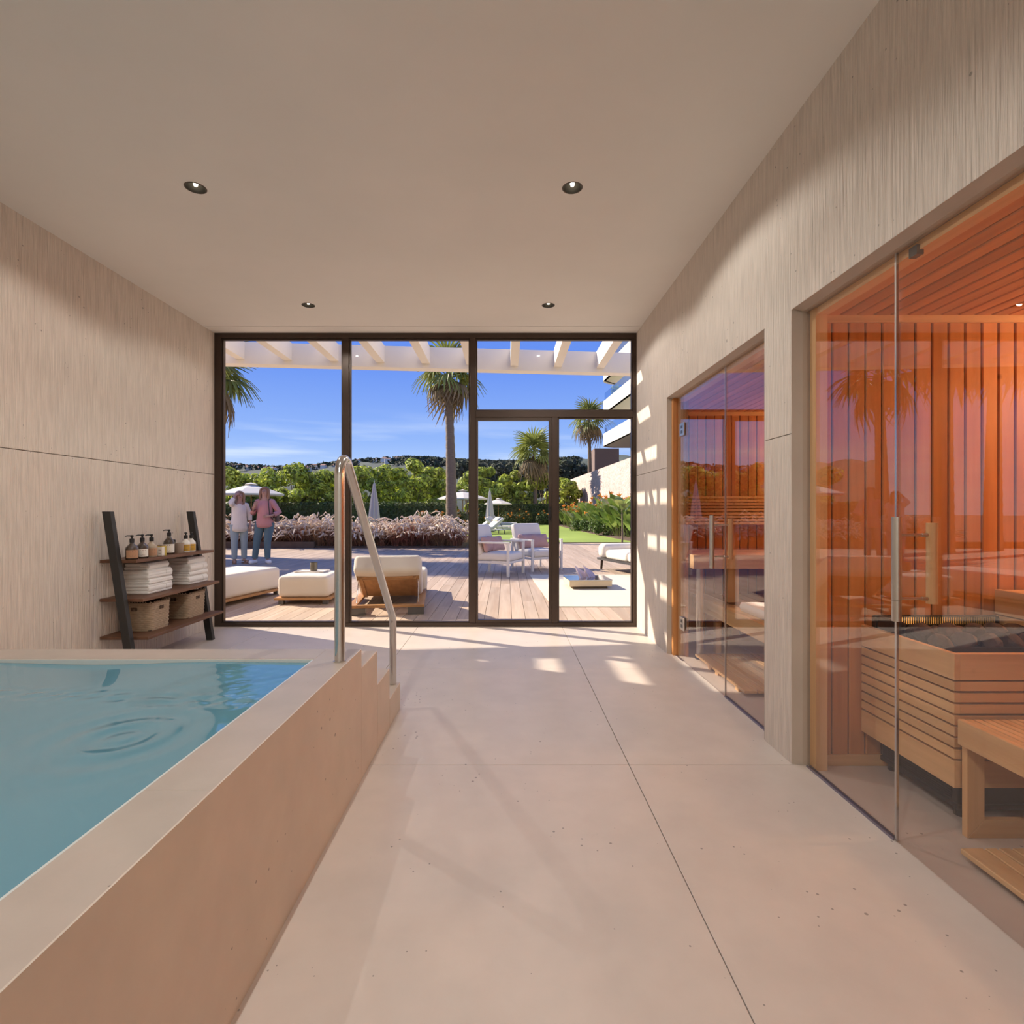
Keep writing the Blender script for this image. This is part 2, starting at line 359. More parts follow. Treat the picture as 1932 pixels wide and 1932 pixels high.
# walls: two courses of raked concrete with a thin recessed joint
wl = MB().box(-3.12, -2.945, YB, 5.40, -.1, 3.2).build('wall_left', 'joint_dark', kind='structure')
for z0, z1 in ((0, 1.517), (1.521, 2.935)):
    piece('panel', -2.945, XL, YB, 5.40, z0, z1, 'raked_wall', wl, .002)
wb = MB().box(-3.12, 3.5, YB - .2, YB, -.1, 3.2).build('wall_behind', 'plaster', kind='structure')
OPS = ((.55, 2.416), (2.664, 4.29)); ZO = 2.07
wr = MB().box(1.345, 1.375, YB, .53, 0, 2.93).box(1.345, 1.375, 2.44, 2.64, 0, 2.93).box(1.345, 1.375, 4.31, 5.40, 0, 2.93).box(1.345, 1.375, YB, 5.4, 2.09, 3.2).build('wall_right', 'joint_dark', kind='structure')
for y0, y1 in ((YB, .55), (2.416, 2.664), (4.29, 5.40)):
    piece('panel', XR, 1.345, y0, y1, 0, 1.503, 'raked_wall', wr, .0)
    piece('panel', XR, 1.345, y0, y1, 1.507, ZO, 'raked_wall', wr, .0)
piece('panel', XR, 1.345, YB, 5.40, ZO, 2.935, 'raked_wall', wr, .0)
# ceiling with real holes for the downlights
LAMPS = [(x, y) for y in (4.576, 2.915) for x in (-1.708, .364)] + [(-.672, y) for y in (1.255, -.405, -2.065)]  # centre-line lamps are added out of view to fill the room softly
cb = MB(); RH = .05
lx = sorted(set(x for x, y in LAMPS)); ly = sorted(set(y for x, y in LAMPS)); hc = .12
gx = [-3.0] + [q for x in lx for q in (x - hc, x + hc)] + [1.36]; gy = [YB] + [q for y in ly for q in (y - hc, y + hc)] + [5.094]
for i in range(len(gx) - 1):
    for j in range(len(gy) - 1):
        cx, cy = (gx[i] + gx[i + 1]) / 2, (gy[j] + gy[j + 1]) / 2
        if any(abs(cx - x) < .01 and abs(cy - y) < .01 for x, y in LAMPS):
            n = 32; v = []
            for k in range(n):
                a = 2 * PI * k / n + PI / 4; c, s = math.cos(a), math.sin(a); m = hc / max(abs(c), abs(s))
                v += [(cx + RH * c, cy + RH * s, ZC), (cx + m * c, cy + m * s, ZC), (cx + RH * c, cy + RH * s, ZC + .02)]
            cb.add(v, [(3 * k, 3 * ((k + 1) % n), 3 * ((k + 1) % n) + 1, 3 * k + 1) for k in range(n)] + [(3 * k, 3 * k + 2, 3 * ((k + 1) % n) + 2, 3 * ((k + 1) % n)) for k in range(n)])
        else:
            cb.add([(gx[i], gy[j], ZC), (gx[i], gy[j + 1], ZC), (gx[i + 1], gy[j + 1], ZC), (gx[i + 1], gy[j], ZC)], [(0, 1, 2, 3)])
cb.box(-3.0, 1.36, 5.100, 5.40, ZC, ZC + .03); cb.box(-3.1, 1.40, YB, 5.40, 3.12, 3.3)
ce = cb.build('ceiling', 'plaster', kind='structure')
MB().box(-3.0, 1.36, 5.06, 5.13, ZC + .012, ZC + .03).build('trim_1', 'joint_dark', kind='structure')
# downlights
pos_words = {(-1.708, 4.576): 'left ceiling downlight of the row next to the window wall', (.364, 4.576): 'right ceiling downlight of the row next to the window wall',
             (-1.708, 2.915): 'ceiling downlight above the pool, left of the front row', (.364, 2.915): 'ceiling downlight above the open floor, right of the front row'}
dl = thing('ceiling_downlight', '', 'ceiling lamp', (LAMPS[0][0], LAMPS[0][1], ZC), group='recessed bronze ceiling downlights')
MB().lathe([(.048, .002), (.049, -.0015), (.056, -.0015), (.057, .002)], 32, caps=False).build('trim_ring', 'lamp_bronze', dl, smooth=True)
MB().lathe([(.049, -.002), (.043, .012), (.040, .03), (.032, .05), (.018, .056)], 32, caps=False).build('reflector', 'lamp_inner', dl, smooth=True)
MB().lathe([(.002, .008), (.009, .010), (.012, .018), (.012, .05), (.006, .056)], 16).build('bulb', 'led', dl, smooth=True)
MB().lathe([(.019, .054), (.019, .062), (.002, .062)], 16).build('backplate', 'black_metal', dl)
LAMP_ROW = {4.576: 1.0, 2.915: .85, 1.255: .95, -.405: 1.8, -2.065: 3.9}  # rows out of view are the added fill lamps
for k, (x, y) in enumerate(LAMPS):
    d = dl if k == 0 else tree_copy(dl)
    d.location = (x, y, ZC)
    d['label'] = pos_words.get((x, y), 'added bronze fill downlight in the ceiling over the %s, out of view' % {1.255: 'pool edge', -.405: 'camera position', -2.065: 'rear of the room'}.get(y))
    ld = bpy.data.lights.new('downlight_beam', 'SPOT'); ld.shadow_soft_size = .012; ld.spot_size = math.radians(152); ld.spot_blend = .2; ld.energy = LAMP_POWER * LAMP_ROW[y] * (.75 if x < -1 else (.95 if x > 0 else 1.12)); ld.color = (1, .985, .945)
    lo_ = bpy.data.objects.new('downlight_beam', ld); COL.objects.link(lo_); lo_.parent = d; lo_.location = (0, 0, .005)
# window wall -------------------------------------------------------
SC = 187.8
def wx(px): return (px - CX) / SC
def wz(py): return H + (CY - py) / SC
X0, X1, X2, X3 = XL, wx(421), wx(1193), XR
Y0, Y1 = 5.285, 5.365
win = MB().box(X0, X1, Y0, Y1, 0, ZC).box(X2, X3, Y0, Y1, 0, ZC).box(X1, X2, Y0, Y1, wz(640), ZC).box(X1, X2, Y0, Y1, 0, .036).build('window_1', 'bronze', kind='structure')
for a, b, z0, z1, nm in ((648, 660, .036, wz(640), 'mullion'), (887, 898, .036, wz(640), 'mullion'), (1041, 1052, .036, wz(788), 'mullion')):
    piece(nm, wx(a), wx(b), Y0 + .004, Y1 - .004, z0, z1, 'bronze', win, .003)
piece('transom', wx(898), X2, Y0 + .002, Y1 - .002, wz(788), wz(776), 'bronze', win, .003)
def glazing(x0, x1, z0, z1, y, parent, bead=.014):
    g = MB()
    g.box(x0, x0 + bead, y - .02, y + .02, z0, z1).box(x1 - bead, x1, y - .02, y + .02, z0, z1).box(x0 + bead, x1 - bead, y - .02, y + .02, z0, z0 + bead).box(x0 + bead, x1 - bead, y - .02, y + .02, z1 - bead, z1)
    g.build('glazing_bead', 'bronze', parent, world=True)
    piece('pane', x0 + bead - .004, x1 - bead + .004, y - .004, y + .004, z0 + bead - .004, z1 - bead + .004, 'window_glass', parent)
ZB, ZT = .036, wz(640)
glazing(X1, wx(648), ZB, ZT, 5.325, win); glazing(wx(660), wx(887), ZB, ZT, 5.325, win)
glazing(wx(898), X2, wz(776), ZT, 5.325, win); glazing(wx(1052), X2, ZB, wz(788), 5.325, win)
dx0, dx1, dz1 = wx(898) + .001, wx(1041) - .001, wz(788) - .001
door = MB().box(dx0, dx0 + .02, 5.295, 5.35, ZB, dz1).box(dx1 - .03, dx1, 5.295, 5.35, ZB, dz1).box(dx0 + .02, dx1 - .03, 5.295, 5.35, ZB, ZB + .03).box(dx0 + .02, dx1 - .03, 5.295, 5.35, dz1 - .03, dz1).build('door_1', 'bronze', kind='structure')
piece('pane', dx0 + .018, dx1 - .028, 5.319, 5.327, ZB + .028, dz1 - .028, 'window_glass', door)
hd = MB().box(dx1 - .026, dx1 - .006, 5.284, 5.295, 1.06, 1.20).build('lock_plate', 'black_metal', door, world=True)
MB().bar((dx1 - .016, 5.279, 1.09), (dx1 - .016, 5.279, 1.17), .01, .012).build('pull', 'black_metal', door, world=True)
# ================================================================== SAUNA CABINS
ZS = 2.035; XE = 3.25
def lining(name, y0, y1):
    """smooth concrete reveal around an opening in the right wall"""
    t = MB().prism([(1.303, y1), (1.345, y1 - .012), (1.40, y1 - .012), (1.40, y1 + .012), (1.303, y1 + .012)], 2, 0, ZO).build(name, 'reveal_stone', kind='structure')
    MB().box(1.303, 1.40, y0 - .012, y0 + .012, 0, ZO).build('near_jamb_lining', 'reveal_stone', t, world=True)
    MB().prism([(1.303, ZO), (1.345, ZO - .014), (1.40, ZO - .014), (1.40, ZO + .014), (1.303, ZO + .014)], 1, y0, y1 - .012).build('head_lining', 'reveal_stone', t, world=True)
    return t
lining('trim_2', *OPS[0]); lining('trim_3', *OPS[1])
def cabin(word, y0, yo, y1, xb0):
    """y0 near wall, yo far end of the opening, y1 far wall with vertical boards"""
    far = MB().box(1.38, XE + .1, y1 + .012, y1 + .03, 0, 2.2).build('wall_%s_sauna' % word, 'joint_dark', kind='structure')
    n = int((XE - xb0) / .0755) + 1
    for k in range(n):
        a = xb0 + k * .0755
        piece('board', a + .003, a + .0725, y1, y1 + .014, .045, ZS - .0, 'cedar_z', far, .004)
    piece('baseboard', 1.38, XE, y1 - .012, y1 + .002, 0.0, .05, 'alder_x', far, .002)
    piece('cornice', 1.40, XE, y1 - .016, y1 + .002, ZS - .03, ZS + .004, 'alder_x', far, .002)
    cl_ = MB().box(1.38, XE + .1, y0 - .02, y1 + .02, ZS + .014, 2.2).build('ceiling_%s_sauna' % word, 'joint_dark', kind='structure')
    for k in range(int((XE - 1.43) / .0755) + 1):
        a = 1.43 + k * .0755
        piece('board', a + .004, min(a + .0715, XE), y0, y1, ZS, ZS + .016, 'cedar_y', cl_, .004)
    MB().box(XE, XE + .1, y0 - .02, y1 + .02, 0, 2.2).build('wall_%s_sauna_right' % word, 'cedar_z', kind='structure')
    MB().box(1.38, XE + .1, y0 - .04, y0 - .02, 0, 2.2).build('wall_%s_sauna_near' % word, 'cedar_z', kind='structure')
cabin('heater', .45, 2.416, 2.406, 1.405); cabin('bench', 2.62, 4.29, 4.73, 1.405)
for word, y0, yo, yw in (('trim_4', .5, 2.394, 2.40), ('trim_5', 2.68, 4.276, 4.29)):
    t = MB().box(1.372, 1.425, yo - .045, yo + .002, 0, ZS + .02).build(word, 'alder_z', kind='structure', bevel=.002)
    MB().box(1.378, 1.43, y0, yo - .045, ZS - .012, ZO - .016).build('head_rail', 'alder_y', t, world=True)
if True:   # inner wooden lining beside the far opening
    MB().box(1.335, 1.374, 4.235, 4.276, 0, ZO - .016).box(1.425, 1.445, 4.20, 4.71, 0, ZS).build('trim_6', 'cedar_z', kind='structure')
# --- glass fronts
def handle(parent, y, zt, zb):
    h = MB().tube([(1.300, y, zb), (1.300, y, zt)], .0145, 16).build('outer_handle', 'steel_satin', parent, world=True, smooth=True)
    MB().tube([(1.300, y, zb - .07), (1.300, y, zb - .001)], .0142, 16).build('handle_end', 'steel_satin', h, world=True, smooth=True)
    MB().tube([(1.418, y, zb - .012), (1.418, y, zt - .02)], .0165, 16).build('inner_handle', 'alder_z', parent, world=True, smooth=True)
    for z in (zt - .06, zb + .005):
        MB().tube([(1.302, y, z), (1.384, y, z)], .005, 10).tube([(1.384, y, z), (1.415, y, z)], .0065, 10).build('standoff', 'steel_satin', parent, world=True, smooth=True)
def sheet(name, label, y0, y1, z0=.004, z1=2.05):
    t = thing(name, label, 'glass panel' if 'door' not in name else 'glass door', (XG, (y0 + y1) / 2, z0))
    piece('pane', XG - .004, XG + .004, y0, y1, z0, z1, 'sauna_glass', t)
    return t
a = sheet('glass_screen', 'fixed glass side panel of the near sauna front, left of its door', 1.852, 2.388)
MB().box(XG - .009, XG - .005, 1.852, 2.388, .0, .009).box(XG + .005, XG + .009, 1.852, 2.388, 0, .009).build('floor_channel', 'track_blue', a, world=True)
MB().box(XG - .0042, XG + .0042, 1.846, 1.8515, .004, 2.05).build('polished_edge', 'steel_satin', a, world=True)
a = sheet('glass_door', 'glass door of the near sauna with steel and wood pull handle', .90, 1.842)
MB().box(XG - .0042, XG + .0042, 1.8425, 1.8455, .004, 2.05).build('polished_edge', 'steel', a, world=True)
handle(a, 1.765, 1.132, .855)
MB().box(XG + .006, XG + .03, 1.765, 1.80, 2.008, 2.04).build('head_clamp', 'steel_dark', a, world=True)
a = sheet('glass_screen', 'fixed glass side panel at the near end of the far sauna front', 2.682, 3.284)
MB().box(XG - .009, XG - .005, 2.682, 3.284, 0, .009).box(XG + .005, XG + .009, 2.682, 3.284, 0, .009).build('floor_channel', 'track_blue', a, world=True)
MB().box(XG - .0042, XG + .0042, 3.2845, 3.290, .004, 2.05).build('polished_edge', 'steel_satin', a, world=True)
a = sheet('glass_door', 'glass door of the far sauna hung on two steel hinges', 3.292, 4.07)
handle(a, 3.35, 1.125, .86)
for z in (.29, 1.78):
    hg = MB().box(XG - .014, XG - .0045, 4.02, 4.12, z - .05, z + .05).box(XG + .0045, XG + .014, 4.02, 4.12, z - .05, z + .05).build('hinge', 'steel_satin', a, world=True, bevel=.002)
    MB().box(XG - .0165, XG - .0135, 4.055, 4.085, z - .03, z - .008).box(XG - .0165, XG - .0135, 4.055, 4.085, z + .008, z + .03).build('hinge_screw_plate', 'steel_dark', hg, world=True)
a = sheet('glass_screen', 'narrow fixed glass strip carrying the hinges of the far sauna door', 4.078, 4.27)
MB().box(XG - .009, XG + .009, 4.078, 4.27, 0, .003).build('floor_channel', 'track_blue', a, world=True)
# --- heater in its slatted enclosure
he = thing('sauna_heater', 'black sauna heater boxed in by pale horizontal wooden slats', 'heater', (1.608, 1.902, 0))
hx0, hy0, hy1, hx1 = 1.608, 1.902, 2.40, 2.19
def course(z0, z1, nm):
    mb = MB().box(hx0, hx0 + .022, hy0, hy1, z0, z1); mb.build(nm, 'alder_y', he, world=True, bevel=.0015)
    MB().box(hx0 + .022, hx1, hy0, hy0 + .022, z0, z1).build(nm, 'alder_x', he, world=True, bevel=.0015)
course(.5440, .638, 'top_board')
for k in range(7): course(.254 + k * .0405 + .0075, .254 + (k + 1) * .0405, 'slat')
course(.157, .253, 'bottom_board')
for px_, py_ in ((hx0 + .022, hy0 + .10), (hx0 + .022, hy1 - .12), (2.2, hy0 + .022)):
    MB().box(px_, px_ + .02, py_, py_ + .02, .16, .60).build('batten', 'alder_z', he, world=True)
MB().box(1.70, hx1, 1.995, hy1 - .002, .03, .56).box(1.69, hx1, 1.985, hy1, .03, .05).build('heater_body', 'black_metal', he, world=True, bevel=.004)
for k in range(11):
    MB().box(1.697, 1.699, 2.02, 2.36, .055 + k * .009, .060 + k * .009).build('vent_louvre', 'black_grille', he, world=True)
for y in (2.01, 2.36): MB().tube([(1.72, y, .0), (1.72, y, .032)], .018, 12).build('foot', 'black_metal', he, world=True)
# top plate, stone trough and rear guard
MB().box(hx0 + .024, hx1, hy0 + .024, 2.08, .585, .592).box(hx0 + .024, 1.70, 2.08, 2.36, .585, .592).build('top_plate', 'black_metal', he, world=True)
MB().box(1.70, hx1, 2.075, 2.082, .592, .618).build('trough_edge', 'steel_dark', he, world=True)
MB().box(1.63, 2.18, 2.335, 2.372, .585, .69).box(1.63, 1.665, 2.20, 2.335, .585, .69).build('rear_guard', 'black_metal', he, world=True, bevel=.012)
MB().box(1.72, 2.15, 2.330, 2.334, .655, .684).build('glow_strip', 'heat_glow', he, world=True)
for k in range(44): MB().box(1.722 + k * .0098, 1.7265 + k * .0098, 2.324, 2.330, .652, .687).build('grille_bar', 'black_grille', he, world=True)
# stones, each its own thing
def rock(r, seed):
    q = random.Random(seed); bm = bmesh.new(); bmesh.ops.create_icosphere(bm, subdivisions=2, radius=r)
    nrm = [Vector((q.uniform(-1, 1), q.uniform(-1, 1), q.uniform(-1, 1))).normalized() for _ in range(9)]
    for v in bm.verts:
        for n in nrm:
            d = v.co.dot(n) - r * .74
            if d > 0: v.co -= n * d
        v.co.z *= .8
    mb = MB(); bm.verts.ensure_lookup_table(); mb.add([tuple(v.co) for v in bm.verts], [tuple(v.index for v in f.verts) for f in bm.faces]); bm.free()
    return mb.mesh('heater_stone', 'stone_dark')
rocks = [rock(.045, s) for s in range(5)]
q = random.Random(3)
for k in range(15):
    row = k % 3; x = 1.75 + (k // 3) * .088 + q.uniform(-.015, .015); y = 2.125 + row * .072 + q.uniform(-.01, .01)
    inst('heater_stone', rocks[k % 5], None, (x, y, .622 + .024 * (row == 1) + q.uniform(-.004, .006)), (q.uniform(0, 6), q.uniform(0, 6), q.uniform(0, 6)), (1.05,) * 3,
         label='dark rough stone lying in the sauna heater trough', category='stone', group='stones on the sauna heater')
# --- bench of the near sauna
be = thing('sauna_bench', 'low slatted bench with mitred wooden frame in front of the heater', 'bench', (1.60, 1.865, 0))
piece('fascia', 1.590, 1.613, .55, 1.868, .331, .419, 'alder_y', be, .002)
piece('end_rail', 1.613, 2.19, 1.845, 1.866, .331, .396, 'alder_x', be, .002)
for k in range(19): piece('slat', 1.617 + k * .0302, 1.617 + k * .0302 + .0235, .55, 1.868, .398, .417, 'alder_y', be, .0015)
for y in (1.864, .62):
    MB().prism([(1.6216, 0), (1.6216, .345), (1.683, .345), (1.683, .0655)], 1, y - .0, y + .022).build('leg', 'alder_z', be, world=True, bevel=.0015)
    MB().prism([(1.6226, 0), (1.6835, .0645), (2.19, .0645), (2.19, 0)], 1, y - .0, y + .022).build('foot_rail', 'alder_x', be, world=True, bevel=.0015)
ub = thing('upper_sauna_bench', 'raised bench along the right wall of the near sauna', 'bench', (2.2, 2.38, .64))
piece('fascia', 2.200, 2.225, .55, 2.388, .69, .80, 'alder_y', ub, .002)
piece('lower_rail', 2.205, 2.225, .55, 2.388, .645, .683, 'alder_y', ub, .002)
for k in range(12): piece('slat', 2.228 + k * .084, 2.228 + k * .084 + .079, .55, 2.388, .775, .797, 'alder_y', ub, .002)
# --- duckboards
def duckboard(label, x0, x1, y0, y1, wd, gap):
    t = thing('duckboard', label, 'floor mat', (x0, y1, 0))
    k = 0; x = x0
    while x < x1:
        wk = wd * (1.9 if k == 0 else 1); piece('slat', x, x + wk, y0, y1, .022, .041, 'alder_y', t, .003); x += wk + gap; k += 1
    for y in (y1 - .30, y0 + .1, (y0 + y1) / 2): piece('batten', x0 + .006, x - gap - .006, y, y + .05, 0, .022, 'alder_x', t)
duckboard('slatted wooden duckboard on the floor before the near sauna bench', 1.497, 2.2, .75, 1.748, .039, .006)
duckboard('slatted wooden duckboard on the floor of the far sauna', 1.475, 1.98, 3.28, 4.14, .042, .007)
# --- far sauna: upper bench across the back, lower bench along the side
u2 = thing('upper_sauna_bench', 'raised bench across the back of the far sauna', 'bench', (1.45, 4.1, .7))
piece('fascia', 1.472, XE - .05, 4.10, 4.124, .705, .812, 'alder_x', u2, .002)
piece('end_board', 1.450, 1.472, 4.10, 4.70, .705, .812, 'alder_y', u2, .002)
for k in range(6): piece('slat', 1.473, XE - .05, 4.126 + k * .098, 4.126 + k * .098 + .093, .79, .811, 'alder_x', u2, .002)
MB().tube([(1.512, 4.14, .012), (1.512, 4.14, .705)], .029, 18).build('leg', 'steel_satin', u2, world=True, smooth=True)
MB().lathe([(.036, 0), (.036, .01), (.03, .013)], 18, (1.512, 4.14, 0)).build('foot', 'black_metal', u2, world=True)
piece('support_post', 1.73, 1.82, 4.14, 4.19, .44, .705, 'alder_z', u2, .002)
l2 = thing('lower_sauna_bench', 'low wide bench along the far sauna carrying a folded towel', 'bench', (1.65, 3.5, 0))
piece('fascia', 1.650, 1.674, 2.70, 4.70, .307, .419, 'alder_y', l2, .002)
for k in range(7): piece('slat', 1.677 + k * .098, 1.677 + k * .098 + .094, 2.70, 4.70, .397, .418, 'alder_y', l2, .002)
for x in (1.70, 2.28):
    for y in (2.9, 4.3): piece('leg', x, x + .045, y, y + .05, 0, .397, 'alder_z', l2)
br = thing('backrest', 'horizontal slatted wooden backrest on the far sauna wall', 'backrest', (1.6, 4.70, .95))
for k in range(9): piece('slat', 1.60, XE - .05, 4.672, 4.69, 1.035 + k * .0285, 1.035 + k * .0285 + .0215, 'alder_x', br, .0015)
for x in (1.68, 2.2, 2.8): piece('batten', x, x + .04, 4.690, 4.7295, 1.03, 1.29, 'alder_z', br)
# lamps inside the cabins
for x, y, z, lab, e in ((3.16, 1.95, 1.80, 'small shaded wall lamp in the near sauna', 36), (3.16, 4.30, 1.80, 'small shaded wall lamp in the far sauna', 24)):
    t = thing('sauna_lamp', lab, 'lamp', (x, y, z))
    MB().box(.06, .09, -.08, .08, -.1, .1).build('backplate', 'alder_z', t)
    MB().prism([(.06, -.09), (-.06, -.05), (-.06, .05), (.06, .09)], 2, -.12, .12).build('shade', 'lamp_shade', t)
    ld = bpy.data.lights.new('sauna_bulb', 'POINT'); ld.energy = e; ld.color = (1, .60, .30); ld.shadow_soft_size = .06
    o = bpy.data.objects.new('sauna_bulb', ld); COL.objects.link(o); o.parent = t; o.location = (-.14, 0, 0)
# ================================================================== PLUNGE POOL
pool = thing('plunge_pool', 'raised stone plunge pool with wide coping and steps', 'pool', (-.619, 2.267, 0))
ZR, PY1, PX1, PXI, PYI, PY0 = .561, 2.267, -.619, -.765, 2.118, -1.2
MB().box(PXI, PX1, PY0, PY1, 0, ZR - .04).box(XL + .005, PXI, PYI, PY1, 0, ZR - .04).box(XL + .005, PXI, PY0, PY0 + .15, 0, ZR - .04).box(PX1 - .004, PX1, PY0, PY1, ZR - .04, ZR - .0002).build('basin_wall', 'pool_stone', pool, world=True)
MB().box(XL + .005, PXI, PY0 + .15, PYI, .02, .10).box(PXI - .008, PXI - .0005, PY0 + .16, PYI - .0085, .1, ZR - .002).box(XL + .005, PXI - .0005, PYI - .008, PYI - .0005, .1, ZR - .002).build('basin_liner', 'liner', pool, world=True)
def coping(x0, x1, y0, y1):
    mb = MB().box(x0, x1, y0, y1, ZR - .04, ZR); mb.mi[1] = 1; mb.build('coping_stone_shaded', ['pool_stone', 'coping_stone_shaded'], pool, world=True)  # top face takes the shaded colour, sides the plain pool stone
for y0, y1 in ((PY0, -.03), (-.03, 1.121), (1.121, PY1)): coping(PXI, PX1 - .004, y0 + (.0008 if y0 > PY0 else 0), y1 - (.0008 if y1 < PY1 else 0))
for x0, x1 in ((XL + .005, -1.95), (-1.95, PXI)): coping(x0, x1 - .0008, PYI, PY1)
coping(XL + .005, PXI, PY0, PY0 + .15)
for y0, y1, z in ((2.268, 2.547, .481), (2.548, 2.817, .317), (2.818, 3.096, .153)):
    piece('step', -1.55, PX1, y0, y1, 0, z, 'pool_stone', pool, .003)
# water: a gently rippled surface
def water_h(x, y):
    rx, ry = -1.03, 1.42; r = np.hypot(x - rx, (y - ry)); h = .0035 * np.cos(r * 58) * np.exp(-(r / .20) ** 2) * (1 - np.exp(-(r / .03) ** 2))
    h += .0030 * np.sin(4.1 * x + 2.3 * y + .6) + .0024 * np.sin(-3.1 * x + 5.7 * y + 1.9 * np.sin(2 * x)) + .0008 * np.sin(9 * x + 6 * y + 2 * np.sin(3 * y))
    chop = np.exp(-((y - (1.76 - .10 * (x + 1.6))) / .05) ** 2) + .35 * np.exp(-(((x + .95) / .22) ** 2 + ((y - 1.85) / .22) ** 2))
    h += chop * .0011 * (np.sin(61 * x + 37 * y) + np.sin(-43 * x + 83 * y + 3 * np.sin(11 * x)) + np.sin(23 * x + 97 * y))
    return h
nx, ny = 330, 300
gxs = np.linspace(XL + .006, PXI - .0085, nx); gys = np.linspace(PY0 + .151, PYI - .0085, ny); gxx, gyy = np.meshgrid(gxs, gys); gz = water_h(gxx, gyy) + .546
vv = np.stack([gxx, gyy, gz], -1).reshape(-1, 3)
ii = np.arange(ny - 1)[:, None] * nx + np.arange(nx - 1)[None, :]
ff = np.stack([ii, ii + 1, ii + nx + 1, ii + nx], -1).reshape(-1, 4)
wm = bpy.data.materials.new('pool_water'); wm.use_nodes = True; b = wm.node_tree.nodes['Principled BSDF']
b.inputs['Base Color'].default_value = (.12, .295, .38, 1); b.inputs['Roughness'].default_value = .02; b.inputs['IOR'].default_value = 1.5; b.inputs['Specular IOR Level'].default_value = .6
MATS['pool_water'] = wm
wmb = MB(); wmb.v = [tuple(p) for p in vv.tolist()]; wmb.f = [tuple(p) for p in ff.tolist()]; wmb.mi = [0] * len(wmb.f)
wo = wmb.build('pool_water', 'pool_water', smooth=True, label='turquoise rippled water filling the plunge pool', category='water', kind='stuff')
# handrail
pts = [(-.654, 2.083, ZR)]; pts += [(-.654, 2.083, z) for z in (.7, .9, 1.1, 1.25, 1.29)]
R_ = .062; ang = math.atan2(-(1.30 - .53), 3.05 - 2.2)
c0 = (2.083 + R_, 1.297)
for t in np.linspace(PI, PI / 2 + ang + .02, 11)[1:]: pts.append((-.654, c0[0] + R_ * math.cos(t), c0[1] + R_ * math.sin(t)))
e0 = pts[-1]; tgt = (-.654, 3.062, .50)
for t in (.15, .35, .55, .75, .92): pts.append(tuple(e0[i] + (tgt[i] + (0, 0, .03)[i] - e0[i]) * t for i in range(3)))
pts += [(-.654, 3.05, .545), (-.654, 3.060, .51), (-.654, 3.063, .47), (-.654, 3.063, .35), (-.654, 3.063, .153)]
hr = thing('pool_handrail', 'polished steel handrail bent over from the pool coping to the steps', 'handrail', (-.654, 2.083, .153))
MB().tube(pts, .0200, 24).build('rail_tube', 'steel', hr, world=True, smooth=60)
MB().lathe([(.0205, 0), (.024, 0), (.024, .003), (.0205, .004)], 24, (-.654, 2.083, ZR)).build('floor_collar', 'steel_satin', hr, world=True)
# ================================================================== LADDER SHELF
sh = thing('ladder_shelf', 'leaning black ladder shelf with three dark wooden boards against the wall', 'shelf', (-2.75, 4.27, 0))
for y in (3.745, 4.735):
    MB().prism([(-2.68, 0), (-2.622, 0), (-2.622 - .154 * 1.155, 1.15), (-2.68 - .154 * 1.155, 1.15)], 1, y, y + .040).build('post', 'charred', sh, world=True, bevel=.002)
SHELF = ((.803, -2.645), (.525, -2.595), (.254, -2.559))
for z, xf in SHELF: piece('shelf_board', -2.905, xf, 3.787, 4.80, z - .022, z, 'walnut_y', sh, .002)
for y in (3.787, 4.732):
    for z, xf in SHELF:
        MB().box(-2.66 - .154 * z, -2.63 - .154 * z, y - .001 if y < 4 else y - .0, y + .004, z - .034, z - .022).build('bracket', 'black_metal', sh, world=True)
# bottles
def pump_bottle(lab, px, zx, R, Hb, body, label_m, Hn=.02, flip=False, liquid=None):
    z = .803; Y = None
    t = thing('pump_bottle', lab, 'bottle', zx, group='toiletries on the top shelf')
    prof = [(R * .92, 0), (R, .006), (R, Hb * .62), (R * .9, Hb * .72), (R * .55, Hb * .84), (.0135, Hb * .92), (.0125, Hb)]
    MB().lathe(prof, 24).build('bottle_body', body, t, smooth=True)
    a0, a1 = -1.9, .15
    lb = MB(); n = 9; rr = R + .0006; z0, z1 = Hb * .10, Hb * .56
    v = [(rr * math.cos(a0 + (a1 - a0) * k / n), rr * math.sin(a0 + (a1 - a0) * k / n), zz) for k in range(n + 1) for zz in (z0, z1)]
    lb.add(v, [(2 * k, 2 * k + 2, 2 * k + 3, 2 * k + 1) for k in range(n)]); l_ = lb.build('bottle_label', label_m, t, smooth=True)
    ink = MB(); rr2 = R + .0011
    for zz, w0, w1, hh in ((z1 - .012, .3, .7, .0022), (z0 + .018, .28, .72, .0013), (z0 + .012, .32, .66, .0013)):
        v = [(rr2 * math.cos(a0 + (a1 - a0) * u), rr2 * math.sin(a0 + (a1 - a0) * u), zz + s * hh) for u in (w0, (w0 + w1) / 2, w1) for s in (-1, 1)]
        ink.add(v, [(0, 2, 3, 1), (2, 4, 5, 3)])
    ink.build('label_print', 'print_ink', l_)
    s = -1 if not flip else 1
    p = MB().lathe([(.015, Hb - .003), (.0155, Hb + .024), (.012, Hb + .027), (.006, Hb + .029), (.006, Hb + .04)], 18)
    p.build('pump_collar', 'pump_black', t, smooth=True)
    MB().lathe([(.010, Hb + .037), (.010, Hb + .05), (.006, Hb + .052)], 14).tube([(0, 0, Hb + .046), (s * .02, -.02, Hb + .047), (s * .030, -.03, Hb + .042)], [.005, .0045, .003], 8).build('pump_head', 'pump_black', t, smooth=True)
    return t
def on_shelf(px, z, X): Y = X * F / (px - CX); return (X, Y, z)
pump_bottle('amber pump bottle with tan label, first from the left on the top shelf', 0, on_shelf(249, .803, -2.71), .0415, .125, 'amber', 'label_tan')
pump_bottle('amber pump bottle with white label, second from the left on the top shelf', 0, on_shelf(268.5, .803, -2.71), .040, .125, 'amber', 'label_cream')
